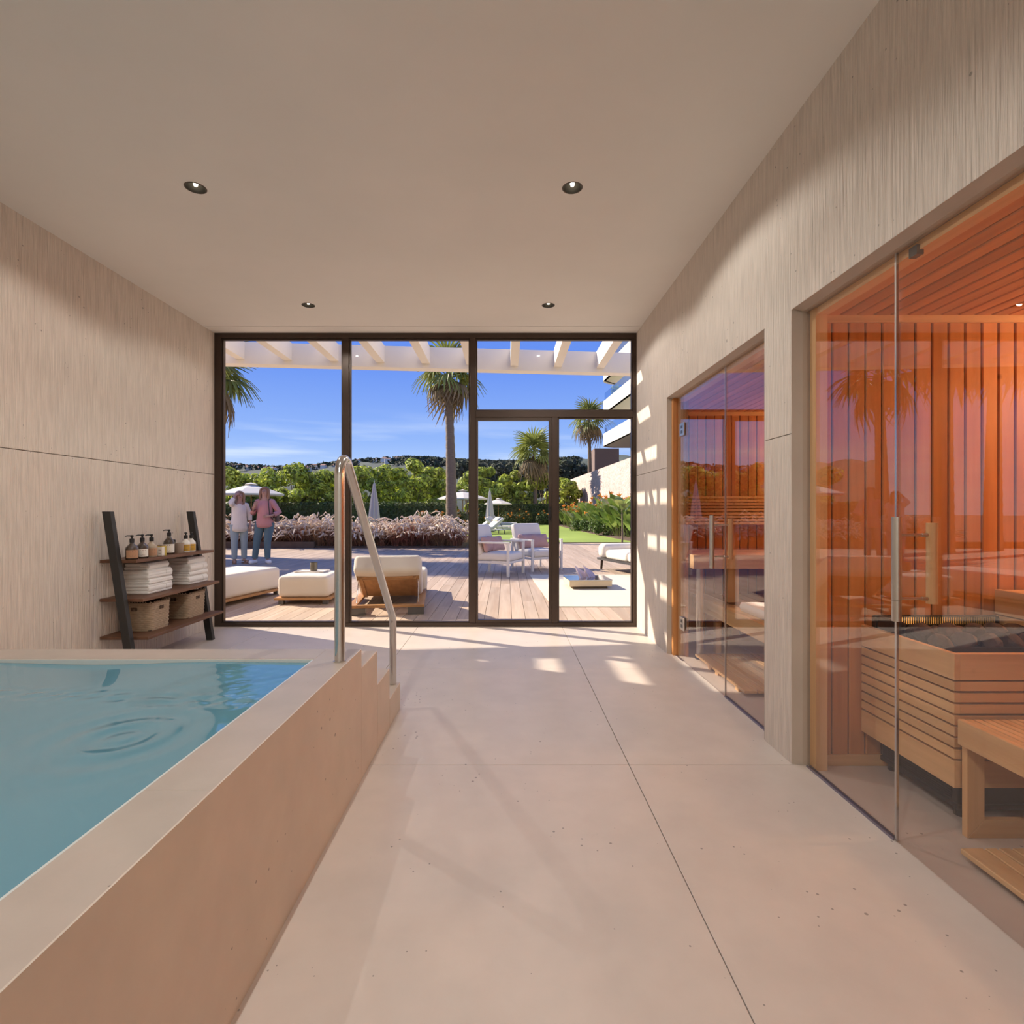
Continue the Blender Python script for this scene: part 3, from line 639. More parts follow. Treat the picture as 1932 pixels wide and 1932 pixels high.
pump_bottle('clear pump bottle with tan liquid, third from the left on the top shelf', 0, on_shelf(286, .803, -2.71), .039, .122, 'liquid_tan', 'label_tan')
pump_bottle('tall amber pump bottle with cream label in the middle of the top shelf', 0, on_shelf(319, .803, -2.735), .040, .150, 'amber', 'label_cream')
pump_bottle('white lotion pump bottle with ochre label, left one of the pair', 0, on_shelf(350.5, .803, -2.735), .034, .118, 'lotion_white', 'label_ochre', flip=True)
pump_bottle('white lotion pump bottle with ochre label beside the shelf post', 0, on_shelf(361, .803, -2.735), .034, .118, 'lotion_white', 'label_ochre', flip=True)
t = thing('boxed_soap', 'square jar with olive and cream label beside the clear bottle', 'jar', on_shelf(303, .803, -2.70), group='toiletries on the top shelf')
MB().box(-.04, .03, -.03, .03, 0, .078).build('jar_body', 'label_olive', t, bevel=.004)
MB().box(-.005, .0312, -.0312, .0, .004, .072).box(-.0405, -.012, -.0312, -.0301, .05, .062).build('jar_label', 'label_cream', t)
MB().box(-.036, .026, -.026, .026, .078, .088).build('lid', 'candle_cup', t, bevel=.003)
MB().box(.004, .026, -.0318, -.0313, .045, .049).box(.004, .02, -.0318, -.0313, .02, .023).build('label_print', 'print_ink', t)
t = thing('small_bottle', 'small dark bottle behind the tall amber pump bottle', 'bottle', on_shelf(328.5, .803, -2.78), group='toiletries on the top shelf')
MB().lathe([(.022, 0), (.023, .004), (.023, .066), (.012, .082), (.010, .09)], 18).build('bottle_body', 'amber', t, smooth=True)
MB().lathe([(.012, .09), (.012, .108), (.008, .112)], 14).build('cap', 'pump_black', t, smooth=True)
t = thing('candle_cup', 'small taupe candle cup beside the white lotion bottles', 'candle', on_shelf(338, .803, -2.73), group='toiletries on the top shelf')
MB().lathe([(.028, 0), (.030, .004), (.036, .084), (.034, .085), (.030, .06)], 20).build('cup', 'candle_cup', t, smooth=True)
MB().lathe([(.0005, .059), (.0305, .06)], 20, caps=False).build('wax', 'wax', t)
MB().tube([(0, 0, .058), (.001, 0, .074)], .001, 6).build('wick', 'pump_black', t)
# towels: folded stacks, each towel its own object
def towel(lab, c, size, rz, folds, group, band=True):
    """folded terry towel: nested U folds seen at the near end"""
    t = thing('folded_towel', lab, 'towel', c, rz, group)
    sx, sy, sz = size; n = folds; th = sz / n
    for k in range(n):
        MB().rbox((q.uniform(-.004, .004), 0, th * (k + .5)), (sx * (1 - .012 * k), sy * (1 - .02 * (k % 2)), th * 1.06), th * .49, 5, puff=th * .12).build('fold', 'towel', t, smooth=True)
    # rounded outer fold facing the room
    pr = []
    for a in np.linspace(-PI / 2, PI / 2, 9): pr.append((sx / 2 - sz * .42 + math.cos(a) * sz * .50, sz / 2 + math.sin(a) * sz * .505))
    pr += [(sx * .1, sz * 1.005), (sx * .1, -.0)]
    MB().prism(pr, 1, -sy / 2 + .006, sy / 2 - .006).build('outer_fold', 'towel', t, smooth=True, bevel=.006)
    if band:
        pb = [(sx / 2 - sz * .42 + math.cos(a) * sz * .508, sz / 2 + math.sin(a) * sz * .512) for a in np.linspace(-PI / 2, PI / 2, 9)] + [(sx * .12, sz * 1.01), (sx * .12, 0)]
        MB().prism(pb, 1, sy * .20, sy * .23).build('woven_band', 'towel_band', t)
    return t
q = random.Random(5); zt = .525
order = ('lowest', 'second lowest', 'third from the bottom', 'topmost')
hts = (.074, .040, .064, .052)
for k in range(4):
    towel('cream towel, %s in the left towel stack on the middle shelf' % order[k], (-2.795 - (.006 if k == 3 else 0), 4.13 + .008 * (k % 2), zt), (.205 - (.025 if k == 3 else 0), .30 - (.03 if k == 3 else 0), hts[k]), q.uniform(-.05, .05), 2 + (k == 0), 'towels in the left stack', k in (0, 2)); zt += hts[k] * 1.01
zt = .525; hts = (.072, .036, .066, .052)
for k in range(4):
    towel('cream towel, %s in the right towel stack near the far shelf post' % order[k], (-2.795 - (.006 if k == 3 else 0), 4.645 + .006 * (k % 2), zt), (.205 - (.025 if k == 3 else 0), .28 - (.03 if k == 3 else 0), hts[k]), q.uniform(-.06, .06), 2 + (k == 0), 'towels in the right stack', k in (0, 2)); zt += hts[k] * 1.01
towel('small white towel folded on the far sauna bench', (1.86, 3.72, .4185), (.27, .40, .062), PI, 3, 'towels in the far sauna', False)
# baskets: woven strands on stakes
def basket(lab, c, sx, sy, h):
    t = thing('wicker_basket', lab, 'basket', c, 0, 'wicker baskets on the lowest shelf')
    def ring(grow, z):
        hx, hy, r = sx / 2 * grow, sy / 2 * grow, .035; pts = []
        for cx_, cy_, a0 in ((hx - r, hy - r, 0), (-hx + r, hy - r, PI / 2), (-hx + r, -hy + r, PI), (hx - r, -hy + r, 1.5 * PI)):
            for a in np.linspace(a0, a0 + PI / 2, 4): pts.append((cx_ + r * math.cos(a), cy_ + r * math.sin(a), z))
        out_ = []
        for i in range(len(pts)):
            a, b = Vector(pts[i]), Vector(pts[(i + 1) % len(pts)]); n = max(1, int((b - a).length / .0095))
            for k in range(n): out_.append(a + (b - a) * k / n)
        return out_
    MB().loft([ring(.985 - .05 * (1 - z / h), z) for z in (0, h * .5, h)], False).box(-sx * .46, sx * .46, -sy * .46, sy * .46, .002, .008).build('basket_lining', 'wicker_dark', t)
    rows = 15
    wv = MB()
    for k in range(rows):
        z = h * (k + .5) / rows; g = .985 - .05 * (1 - z / h); rg = ring(g, z); n = len(rg); hh = h / rows * .56
        ctr = Vector((0, 0, z)); rr = []
        for i, p in enumerate(rg):
            o_ = (p - ctr); o_.z = 0; o_.normalize(); bul = .0042 if (i // 2 + k) % 2 else .0008
            rr.append((p, o_ * bul))
        r0 = [p + o_ * .3 - Vector((0, 0, hh)) for p, o_ in rr]; r1 = [p + o_ + o_.normalized() * .0012 for p, o_ in rr]; r2 = [p + o_ * .3 + Vector((0, 0, hh)) for p, o_ in rr]
        wv.loft([r0, r1, r2], False)
    wo_ = wv.build('woven_wall', 'wicker', t, kind='stuff', smooth=50)
    rim = MB(); rg = ring(1.0, h)
    for i in range(len(rg)):
        a, b = rg[i], rg[(i + 1) % len(rg)]
        if i % 2 == 0: rim.tube([a - Vector((0, 0, .006)), (a + b) / 2 + Vector((0, 0, .006)), b - Vector((0, 0, .006))], .0052, 6)
    rim.build('braided_rim', 'wicker', t, smooth=True)
    for pt in ((sx / 2 * .99, .0), (-.0, -sy / 2 * .99)):
        hb = MB()
        if abs(pt[0]) > .01: hb.box(pt[0] - .004, pt[0] + .0055, -.022, -.003, h * .72, h * .84).box(pt[0] - .004, pt[0] + .0055, .003, .022, h * .72, h * .84)
        else: hb.box(-.022, -.003, pt[1] - .0055, pt[1] + .004, h * .72, h * .84).box(.003, .022, pt[1] - .0055, pt[1] + .004, h * .72, h * .84)
        hb.build('handle_hole', 'wicker_dark', t)
basket('wicker basket at the near end of the lowest shelf', (-2.772, 4.072, .254), .25, .245, .212)
basket('wicker basket at the far end of the lowest shelf', (-2.772, 4.55, .254), .25, .27, .208)
# ================================================================== TERRACE
DX0, DX1, DYA, DYB = -14.0, 9.0, 5.40, 16.6
dk = MB().box(DX0, DX1, DYA, DYB, -.16, -.03).box(-.9, DX1, DYB, 19.3, -.16, -.03).build('terrace_deck', 'deck_gap', kind='structure')
PW = .148; q = random.Random(21); nb = 0; xk = DX0; far_l = MB()
while xk < DX1:
    y1e = 19.3 if xk > -.9 else DYB; y = DYA - q.uniform(0, 3.2)
    while y < y1e:
        ln = 4.2; a, b = max(y, DYA), min(y + ln, y1e); y += ln
        if b - a < .12: continue
        vis = (xk + PW > -.56 * b - .5) and (xk < .27 * b + .5)
        if vis and nb < 300:
            piece('plank', xk + .0025, xk + PW - .0025, a + .0015, b - .0015, -.03, 0, 'deck_y', dk, .0); nb += 1
        else: far_l.box(xk + .0025, xk + PW - .0025, a + .0015, b - .0015, -.03, 0)
    xk += PW
far_l.build('planking', 'deck_y', dk, world=True, kind='stuff')
# ground, lawn, beds
MB().box(-160, 160, 5.5, 240, -.6, -.17).build('ground', 'soil', kind='structure')
MB().box(-1.2, 13, 19.3, 47, -.3, -.005).box(-13, -1.2, 24, 47, -.3, -.02).build('lawn', 'lawn', kind='structure')
MB().box(-1.3, 9, 19.26, 19.34, -.3, .03).build('lawn_edging', 'bark_thin', kind='structure')
# ================================================================== PERGOLA
pg = thing('pergola', 'white rendered pergola with deep cross beams over the terrace', 'pergola', (-.9, 6.6, 2.95))
def pgline(x): return 6.43 + (x + 3.44) * (6.90 - 6.43) / (1.65 + 3.44)
zb0, zb1 = 2.95, 3.215
MB().prism([(-7, pgline(-7)), (4.5, pgline(4.5)), (4.5, pgline(4.5) + .16), (-7, pgline(-7) + .16)], 2, zb0, zb1).build('front_beam', 'white_render', pg, world=True)
for k in range(-6, 8):
    x = -1.515 + k * .5566
    if x > 4: continue
    MB().box(x - .10, x - .0, 5.40, pgline(x) + .002, zb0 + .055, zb1).build('cross_beam', 'white_render', pg, world=True)
for x, y in ((-6.9, 6.13), (4.2, 7.14)): MB().box(x, x + .28, y, y + .2, 0, zb0 + .01).build('pergola_post', 'white_render', pg, world=True)
MB().box(-14, XL - .2, 5.30, 5.39, -.1, 3.3).build('wall_outside_left', 'raked_wall', kind='structure')
MB().box(3.5, 9, 5.30, 5.39, -.1, 3.3).build('wall_outside_right', 'raked_wall', kind='structure')
# ================================================================== TERRACE FURNITURE
def teak_base(t, sx, sy, z=.085, th=.028, over=.03):
    MB().box(-sx / 2 - over, sx / 2 + over, -sy / 2 - over, -sy / 2 + .09, z - th, z).build('base_rail', 'teak_x', t, bevel=.003)
    MB().box(-sx / 2 - over, sx / 2 + over, sy / 2 - .09, sy / 2 + over, z - th, z).build('base_rail', 'teak_x', t, bevel=.003)
    MB().box(-sx / 2 - over, -sx / 2 + .09, -sy / 2 + .09, sy / 2 - .09, z - th, z).build('base_rail', 'teak_y', t, bevel=.003)
    MB().box(sx / 2 - .09, sx / 2 + over, -sy / 2 + .09, sy / 2 - .09, z - th, z).build('base_rail', 'teak_y', t, bevel=.003)
    for a in (-1, 1):
        for b_ in (-1, 1): MB().box(a * (sx / 2 - .04) - .03, a * (sx / 2 - .04) + .03, b_ * (sy / 2 - .04) - .03, b_ * (sy / 2 - .04) + .03, 0, z - th).build('foot', 'steel_dark', t)
def pouf(name, label, loc, rz, sx, sy, sz, cat):
    t = thing(name, label, cat, loc, rz); teak_base(t, sx, sy)
    MB().rbox((0, 0, .085 + sz / 2), (sx, sy, sz), .05, 8, puff=.02).build('cushion', 'cushion', t, smooth=True)
    return t
pouf('ottoman', 'square cream ottoman on teak base holding a tray', (-2.525, 6.86, 0), .03, .62, .62, .265, 'ottoman')
pouf('daybed', 'long cream daybed on teak base beside the ottoman', (-3.67, 6.76, 0), math.radians(76.8), 1.5, .72, .29, 'daybed')
# tray with lantern glass on the ottoman
oc = Vector((-2.525, 6.86, 0)); tz = .085 + .265 + .016
t = thing('tray', 'thin cream tray lying on the ottoman', 'tray', (oc.x - .01, oc.y + .06, tz)); MB().box(-.19, .19, -.13, .13, .002, .008).build('tray_base', 'tray', t)
MB().box(-.19, .19, -.13, -.124, .008, .016).box(-.19, .19, .124, .13, .008, .016).box(-.19, -.184, -.124, .124, .008, .016).box(.184, .19, -.124, .124, .008, .016).build('tray_rim', 'tray', t)
t = thing('candle_glass', 'smoked glass candle holder standing on the tray', 'candle holder', (oc.x + .01, oc.y + .07, tz + .008))
MB().lathe([(.040, .0), (.046, .006), (.046, .11), (.043, .11), (.043, .02)], 20).build('glass_body', 'smoke_glass', t, smooth=True)
MB().lathe([(.0005, .068), (.0425, .068)], 20, caps=False).build('wax', 'wax', t)
# chaise seen from behind
t = thing('chaise_lounge', 'cream chaise lounge on teak frame, raised back towards the window', 'lounger', (-1.325, 5.86, 0), .13)
W2 = .35
for x in (-W2 - .02, W2 + .02): MB().box(x - .045, x + .045, 0, 1.95, .085, .115).build('side_rail', 'teak_y', t, bevel=.003)
MB().box(-W2 + .025, W2 - .025, 0, .07, .085, .115).build('end_rail', 'teak_x', t, bevel=.003); MB().box(-W2 + .025, W2 - .025, 1.88, 1.95, .085, .115).build('end_rail', 'teak_x', t, bevel=.003)
for x in (-W2 + .03, W2 - .03):
    for y in (.07, 1.85): MB().box(x - .09, x + .09, y - .045, y + .045, 0, .085).build('foot', 'steel_dark', t)
hy, hz = .66, .125; by, bz = .20, .40                   # hinge and top of the tilted panel
d = Vector((0, by - hy, bz - hz)); L_ = d.length; d.normalize(); n_ = Vector((0, -d.z, d.y)); n_ = n_ if n_.z > 0 else -n_
R_m = Matrix((Vector((1, 0, 0)), d, Vector((1, 0, 0)).cross(d))).transposed()
mid = Vector((0, hy, hz)) + d * L_ / 2
MB().bar((0, hy, hz), (0, by, bz), .66, .022, up=tuple(n_)).build('back_panel', 'teak_y', t)
for x in (-.30, .30): MB().bar((x, hy, hz + .0), (x, by, bz), .035, .05, up=tuple(n_)).build('back_stile', 'teak_y', t)
MB().bar((-.35, by + .03, bz - .01), (.35, by + .03, bz - .01), .05, .045).build('back_head_rail', 'teak_x', t)
up = Vector((1, 0, 0)).cross(d); up = up if up.z > 0 else -up
R_m = Matrix((Vector((1, 0, 0)), d, Vector((1, 0, 0)).cross(d))).transposed()
cc = Vector((0, hy, hz)) + d * (L_ / 2 + .04) + up * .125
MB().rbox(cc, (.76, L_ + .16, .22), .055, 8, puff=.015, M_=R_m).build('back_cushion', 'cushion', t, smooth=True)
MB().rbox((0, 1.30, .115 + .10), (.76, 1.22, .20), .05, 8, puff=.015).build('seat_cushion', 'cushion', t, smooth=True)
MB().rbox((.37, .95, .29), (.12, .42, .26), .05, 4).build('side_bolster', 'cushion', t, smooth=True)
for x in (-.345, .345): MB().tube([(x, .16, .115), (x - .01 * (x > 0), .30, .33)], .006, 8).build('strut', 'steel', t, smooth=True)
# armchairs
def armchair():
    t = thing('armchair', '', 'armchair', (0, 0, 0), group='white framed terrace armchairs')
    # faces -Y; 0.74 wide, 0.78 deep
    for x in (-.35, .35):
        for y, h in ((-.36, .60), (.34, .58)): MB().box(x - .022, x + .022, y - .022, y + .022, 0, h).build('leg', 'white_frame', t, bevel=.004)
        MB().box(x - .026, x + .026, -.385, .37, .58, .612).build('armrest', 'white_frame', t, bevel=.006)
        MB().box(x - .016, x + .016, -.338, .318, .225, .265).build('side_rail', 'white_frame', t, bevel=.003)
    for y in (-.35, .33): MB().box(-.334, .334, y - .016, y + .016, .225, .265).build('cross_rail', 'white_frame', t, bevel=.003)
    MB().rbox((0, -.03, .335), (.64, .68, .14), .05, 7, puff=.02).build('seat_cushion', 'cushion_white', t, smooth=True)
    Rm = Matrix.Rotation(math.radians(-17), 3, 'X')
    MB().rbox((0, .31, .62), (.66, .15, .58), .05, 7, M_=Rm).build('back_cushion', 'cushion_white', t, smooth=True)
    MB().bar((-.34, .40, .46), (.34, .40, .46), .03, .03).bar((-.34, .48, .84), (.34, .48, .84), .03, .03).build('back_frame', 'white_frame', t)
    return t
ac = armchair(); p = G(942, 1087); ac.location = (p.x - .03, p.y + .32, 0); ac.rotation_euler.z = math.radians(66)
ac['label'] = 'white armchair turned sideways with two pink cushions, nearest the window'
a2 = tree_copy(ac); p = G(1008, 1078); a2.location = (p.x + .06, p.y + .42, 0); a2.rotation_euler.z = math.radians(33)
a2['label'] = 'white armchair facing the window with two pink cushions, behind the first'
def pillow(label, chair, lx, ly, lz, rx, rz, w_=.42):
    me = MB().rbox((0, 0, 0), (w_, .12, .30), .055, 7)
    me.v = [(x * (1 - .10 * (1 - abs(z) / .15)), y * (1.25 - .9 * max(abs(x) / (w_ / 2), abs(z) / .15) ** 2), z * (1 - .10 * (1 - abs(x) / (w_ / 2)))) for x, y, z in me.v]
    o = bpy.data.objects.new('scatter_cushion', me.mesh('scatter_cushion', 'pink_fabric', True)); COL.objects.link(o)
    mw = Matrix.Translation(chair.location) @ Matrix.Rotation(chair.rotation_euler.z, 4, 'Z') @ Matrix.Translation((lx, ly, lz)) @ Matrix.Rotation(rz, 4, 'Z') @ Matrix.Rotation(rx, 4, 'X')
    o.matrix_world = mw; o['label'] = label; o['category'] = 'cushion'; o['group'] = 'pink cushions on the armchairs'
pillow('dusty pink cushion leaning on the left side of the sideways armchair', ac, -.13, .15, .555, -.32, .12); pillow('dusty pink cushion leaning on the right side of the sideways armchair', ac, .15, .10, .555, -.42, -.22)
pillow('dusty pink cushion on the left of the armchair facing the window', a2, -.12, .15, .555, -.32, .1); pillow('dusty pink cushion on the right of the armchair facing the window', a2, .16, .12, .555, -.38, -.12)
# rug, coffee table, sofa
rp = [G(1003, 1084), G(1040, 1146), G(1330, 1146), G(1290, 1084)]
ya, yb = 6.36, 9.55
MB().prism([(.56, ya), (3.6, ya), (3.6, yb), (.42, yb)], 2, .001, .012).build('rug', 'rug', label='cream flatweave rug under the coffee table', category='rug')
t = thing('coffee_table', 'low square coffee table with mirrored top on the rug', 'coffee table', (1.225, 8.03, .012), .05)
MB().box(-.26, .26, -.22, .22, .0, .04).build('plinth', 'bark_thin', t)
MB().box(-.315, .315, -.275, .275, .04, .125).build('table_body', 'pale_wood', t, bevel=.004); MB().box(-.32, .32, -.28, .28, .125, .137).build('table_top', 'mirror_top', t)
for k, (lab, yy) in enumerate((('clear faceted glass ornament, left one on the coffee table', -.06), ('clear faceted glass ornament, right one on the coffee table', .12))):
    o = thing('glass_ornament', lab, 'ornament', (1.17 + k * .13, 8.02 + .05 * k, .1502), group='ornaments on the coffee table')
    for j in range(4):
        c_ = MB(); b0 = Vector((-.05 + .035 * j, -.08 + .05 * j, 0)); tp = b0 + Vector((-.09, .0, .19 - .025 * j))
        c_.tube([b0, (b0 + tp) / 2, tp], [.020, .022, .004], 4); c_.build('shard', 'crystal', o)
t = thing('outdoor_sofa', 'cream outdoor sofa with rounded arm at the right edge of the window', 'sofa', (2.55, 9.65, .012), math.radians(-72))
# local: faces -Y, 2.2 wide
MB().box(-1.1, 1.1, -.42, .42, .185, .225).build('seat_frame', 'steel_dark', t)
for x in (-1.04, 1.04):
    for y in (-.36, .36): MB().bar((x, y, 0), (x * .985, y * .96, .19), .035, .035).build('leg', 'bronze', t)
MB().rbox((-.40, -.03, .31), (.78, .76, .17), .06, 6, puff=.02).build('seat_cushion', 'cushion_white', t, smooth=True); MB().rbox((.40, -.03, .31), (.78, .76, .17), .06, 6, puff=.02).build('seat_cushion', 'cushion_white', t, smooth=True)
for s_ in (-1, 1): MB().rbox((s_ * .96, 0, .365), (.26, .86, .29), .10, 6).build('arm', 'cushion_white', t, smooth=True)
MB().rbox((0, .36, .42), (2.05, .2, .40), .09, 6).build('back', 'cushion_white', t, smooth=True)
# ================================================================== PARASOLS
def parasol(label, loc, R, zt, drop):
    t = thing('parasol', label, 'parasol', loc, q.uniform(0, .7), 'cream garden parasols')
    n = 8; ap = (0, 0, zt - .06); rim = [(R * math.cos(2 * PI * k / n), R * math.sin(2 * PI * k / n), zt - drop) for k in range(n)]
    rm = [(R * math.cos(2 * PI * k / n), R * math.sin(2 * PI * k / n), zt - drop - .09) for k in range(n)]
    md = [(.5 * R * math.cos(2 * PI * k / n), .5 * R * math.sin(2 * PI * k / n), zt - .06 - drop * .40) for k in range(n)]
    v = [ap] + md + rim + rm; fs = []
    for k in range(n):
        j = (k + 1) % n; fs += [(0, 1 + k, 1 + j), (1 + k, 1 + n + k, 1 + n + j, 1 + j), (1 + n + k, 1 + 2 * n + k, 1 + 2 * n + j, 1 + n + j)]
    o = MB().add(v, fs).build('canopy', 'parasol_fabric', t)
    sol = o.modifiers.new('thickness', 'SOLIDIFY'); sol.thickness = .008
    MB().loft([[(r * math.cos(2 * PI * k / 8), r * math.sin(2 * PI * k / 8), z) for k in range(8)] for r, z in ((.20 * R, zt - .02 - drop * .08), (.012, zt + .03))]).build('vent_cap', 'parasol_fabric', o)
    MB().tube([(0, 0, .06), (0, 0, zt - .1)], .028, 12).build('pole', 'teak_z', t, smooth=True)
    MB().tube([(0, 0, zt), (0, 0, zt + .1)], [.02, .008], 8).build('finial', 'teak_z', t)
    MB().box(-.28, .28, -.28, .28, 0, .06).build('base', 'steel_dark', t)
    for k in range(8):
        a = 2 * PI * k / 8; MB().bar((.03 * math.cos(a), .03 * math.sin(a), zt - .14), (R * .97 * math.cos(a), R * .97 * math.sin(a), zt - drop - .02), .022, .022).build('rib', 'teak_x', t)
def closed_parasol(label, loc, zt, z0, R):
    t = thing('closed_parasol', label, 'parasol', loc, 0, 'folded garden parasols')
    n = 36; rings = []
    for z, r in ((z0, R), (z0 + .25, R * .92), (z0 + (zt - z0) * .5, R * .66), (z0 + (zt - z0) * .85, R * .3), (zt - .06, .05), (zt, .015)):
        rings.append([(r * (1 + .16 * math.cos(9 * 2 * PI * k / n)) * math.cos(2 * PI * k / n), r * (1 + .16 * math.cos(9 * 2 * PI * k / n)) * math.sin(2 * PI * k / n), z) for k in range(n)])
    MB().loft(rings).build('folded_canopy', 'parasol_closed', t, smooth=60)
    MB().tube([(0, 0, .06), (0, 0, z0 + .1)], .028, 10).build('pole', 'teak_z', t, smooth=True); MB().tube([(0, 0, zt), (0, 0, zt + .14)], [.02, .006], 8).build('finial', 'steel_satin', t)
    MB().box(-.28, .28, -.28, .28, 0, .06).build('base', 'steel_dark', t)
def gx_(px, Y): return (px - CX) * Y / F
parasol('large open cream parasol behind the two standing people', (gx_(474, 30), 30, -.02), 1.80, 2.78, .62)
parasol('open cream parasol behind the tall palm trunk', (gx_(873, 36), 36, -.02), 1.72, 2.65, .60)
parasol('small open white parasol furthest away at the hedge', (gx_(940, 44), 44, -.01), 1.18, 2.25, .44)
closed_parasol('folded parasol standing behind the feathery grasses', (gx_(706, 25), 25, -.02), 2.52, .72, .25)
closed_parasol('folded parasol beside the loungers on the lawn', (gx_(924, 30.2), 30.2, -.005), 2.35, .70, .24)
# ================================================================== LOUNGERS ON THE LAWN
def lounger():
    t = thing('sun_lounger', '', 'sun lounger', (0, 0, 0), group='cream sun loungers on the lawn')
    MB().box(-.36, .36, -.95, .95, .20, .24).build('frame', 'white_frame', t)
    for x in (-.32, .32):
        for y in (-.88, .85): MB().box(x - .02, x + .02, y - .02, y + .02, 0, .2).build('leg', 'steel_dark', t)
    MB().rbox((0, -.37, .31), (.72, 1.14, .15), .05, 4, puff=.01).build('seat_cushion', 'cushion_white', t, smooth=True)
    MB().rbox((0, .50, .55), (.72, .80, .15), .05, 4, M_=Matrix.Rotation(math.radians(38), 3, 'X')).build('back_cushion', 'cushion_white', t, smooth=True)
    MB().rbox((0, .60, .76), (.50, .30, .12), .05, 4, M_=Matrix.Rotation(math.radians(38), 3, 'X')).build('head_pillow', 'cushion_white', t, smooth=True)
    for x in (-.3, .3): MB().tube([(x, .80, .22), (x, .62, .56)], .012, 6).build('back_prop', 'steel_dark', t)
    return t
lg = lounger(); lg.location = (gx_(918, 27.0), 27.0, -.005); lg.rotation_euler.z = math.radians(-62); lg['label'] = 'cream sun lounger with raised back, nearest on the lawn'
for px_, Y, rz, lab in ((946, 28.6, 70, 'cream sun lounger with its foot end towards the flower bed'), (906, 31.5, -75, 'cream sun lounger partly hidden behind the raised backs'), (950, 37, 88, 'flat cream sun lounger furthest back on the lawn')):
    c = tree_copy(lg); c.location = (gx_(px_, Y), Y, -.005); c.rotation_euler.z = math.radians(rz); c['label'] = lab
# ================================================================== PLANTING
def leaf_cards(blobs, n, size, jit=.35, up=.3):
    """n two-triangle leaf sprays spread through ellipsoid blobs (c, r, weight)"""
    wts = np.array([b_[2] for b_ in blobs], float); wts /= wts.sum(); pick = rng.choice(len(blobs), n, p=wts)
    C = np.array([b_[0] for b_ in blobs])[pick]; Rr = np.array([b_[1] for b_ in blobs])[pick]
    d_ = rng.normal(size=(n, 3)); d_ /= np.linalg.norm(d_, axis=1)[:, None]
    r = rng.uniform(.55, 1.0, (n, 1)) ** .6; Pn = C + d_ * Rr * r
    nr = d_ + rng.normal(size=(n, 3)) * jit; nr[:, 2] += up; nr /= np.linalg.norm(nr, axis=1)[:, None]
    a_ = rng.normal(size=(n, 3)); u = np.cross(nr, a_); u /= np.linalg.norm(u, axis=1)[:, None]; v_ = np.cross(nr, u)
    s_ = size * rng.uniform(.6, 1.3, (n, 1)); 
    V = np.stack([Pn - u * s_, Pn - v_ * s_ * .5 + nr * s_ * .12, Pn + u * s_, Pn + v_ * s_ * .5 + nr * s_ * .12], 1).reshape(-1, 3)
    Fc = np.arange(4 * n).reshape(-1, 4)
    return V, Fc
def cards_obj(name, blobs, n, size, mat, parent=None, core=.0, jit=.35, up=.3, **tags):
    V, Fc = leaf_cards(blobs, n, size, jit, up); mb = MB(); mb.v = [tuple(p_) for p_ in V.tolist()]; mb.f = [tuple(p_) for p_ in Fc.tolist()]; mb.mi = [0] * len(mb.f)
    return mb.build(name, mat, parent, **tags)
def leafy_tree(label, px, Y, top_py, wpx, seed, mat='leaf_tree', n=2600, base=-.1, trunkz=.9, size=.15, group='leafy trees behind the hedge'):
    qq = random.Random(seed); t = thing('leafy_tree', label, 'tree', (gx_(px, Y), Y, base), 0, group)
    h = H + (CY - top_py) * Y / F - base; wR = wpx * Y / F / 2; blobs = []
    for k in range(16):
        a = qq.uniform(0, 2 * PI); rr = wR * math.sqrt(qq.random()) * .75; zz = qq.uniform(trunkz + .5, h - .45); fall = 1 - .45 * max(0, (zz - h * .55) / (h * .45))
        r_ = qq.uniform(.45, .8) * min(1.0, wR * .5)
        blobs.append(((rr * math.cos(a) * fall, rr * math.sin(a) * fall, zz), (r_, r_, r_ * .75), r_ * r_))
    blobs.append(((0, 0, h - .5), (.5, .5, .45), .4))
    cards_obj('crown', blobs, n, size, mat, t)
    MB().tube([(0, 0, 0), (.05, 0, trunkz * .6), (.0, .05, trunkz + .6)], [.13, .10, .07], 8).build('trunk', 'bark_thin', t, smooth=True)
    for k in range(7):
        b_ = blobs[k][0]; MB().tube([(0, .02, trunkz * .55), (b_[0] * .45, b_[1] * .45, trunkz + (b_[2] - trunkz) * .4), b_], [.06, .04, .015], 6).build('branch', 'bark_thin', t, smooth=True)
trees = [(436, 33, 887, 110, 'leafy tree behind the large parasol at the left window edge'), (505, 34, 886, 100, 'leafy tree rising above the head of the person in pink'), (560, 33, 876, 115, 'tall leafy tree right of the two people'),
         (612, 34, 890, 90, 'leafy tree left of the steel handrail'), (672, 35, 884, 100, 'leafy tree above the sloping handrail'), (728, 37, 880, 105, 'leafy tree behind the folded parasol'),
         (778, 38, 868, 120, 'big leafy tree left of the tall palm'), (830, 40, 886, 90, 'leafy tree just behind the tall palm trunk'), (884, 52, 894, 90, 'leafy tree behind the open lawn parasol'), (925, 50, 886, 100, 'leafy tree between the window mullion and the lawn palm'),
         (972, 50, 893, 95, 'leafy tree left of the lawn palm'), (1030, 54, 897, 90, 'leafy tree right of the lawn palm'), (1068, 52, 908, 60, 'leafy tree at the far end of the stone wall')]
for k, (px_, Y, ty, wp, lab) in enumerate(trees): leafy_tree(lab, px_, Y, ty - 6, wp * 1.15, 40 + k, size=.15 * Y / 36, n=3600)
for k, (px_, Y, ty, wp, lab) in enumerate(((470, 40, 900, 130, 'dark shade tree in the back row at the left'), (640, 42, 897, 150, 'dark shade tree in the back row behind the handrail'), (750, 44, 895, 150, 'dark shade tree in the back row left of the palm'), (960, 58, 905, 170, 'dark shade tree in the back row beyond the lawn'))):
    leafy_tree(lab, px_, Y, ty, wp, 80 + k, 'leaf_dark', 2600, trunkz=.3, size=.2, group='dark trees in the back row')
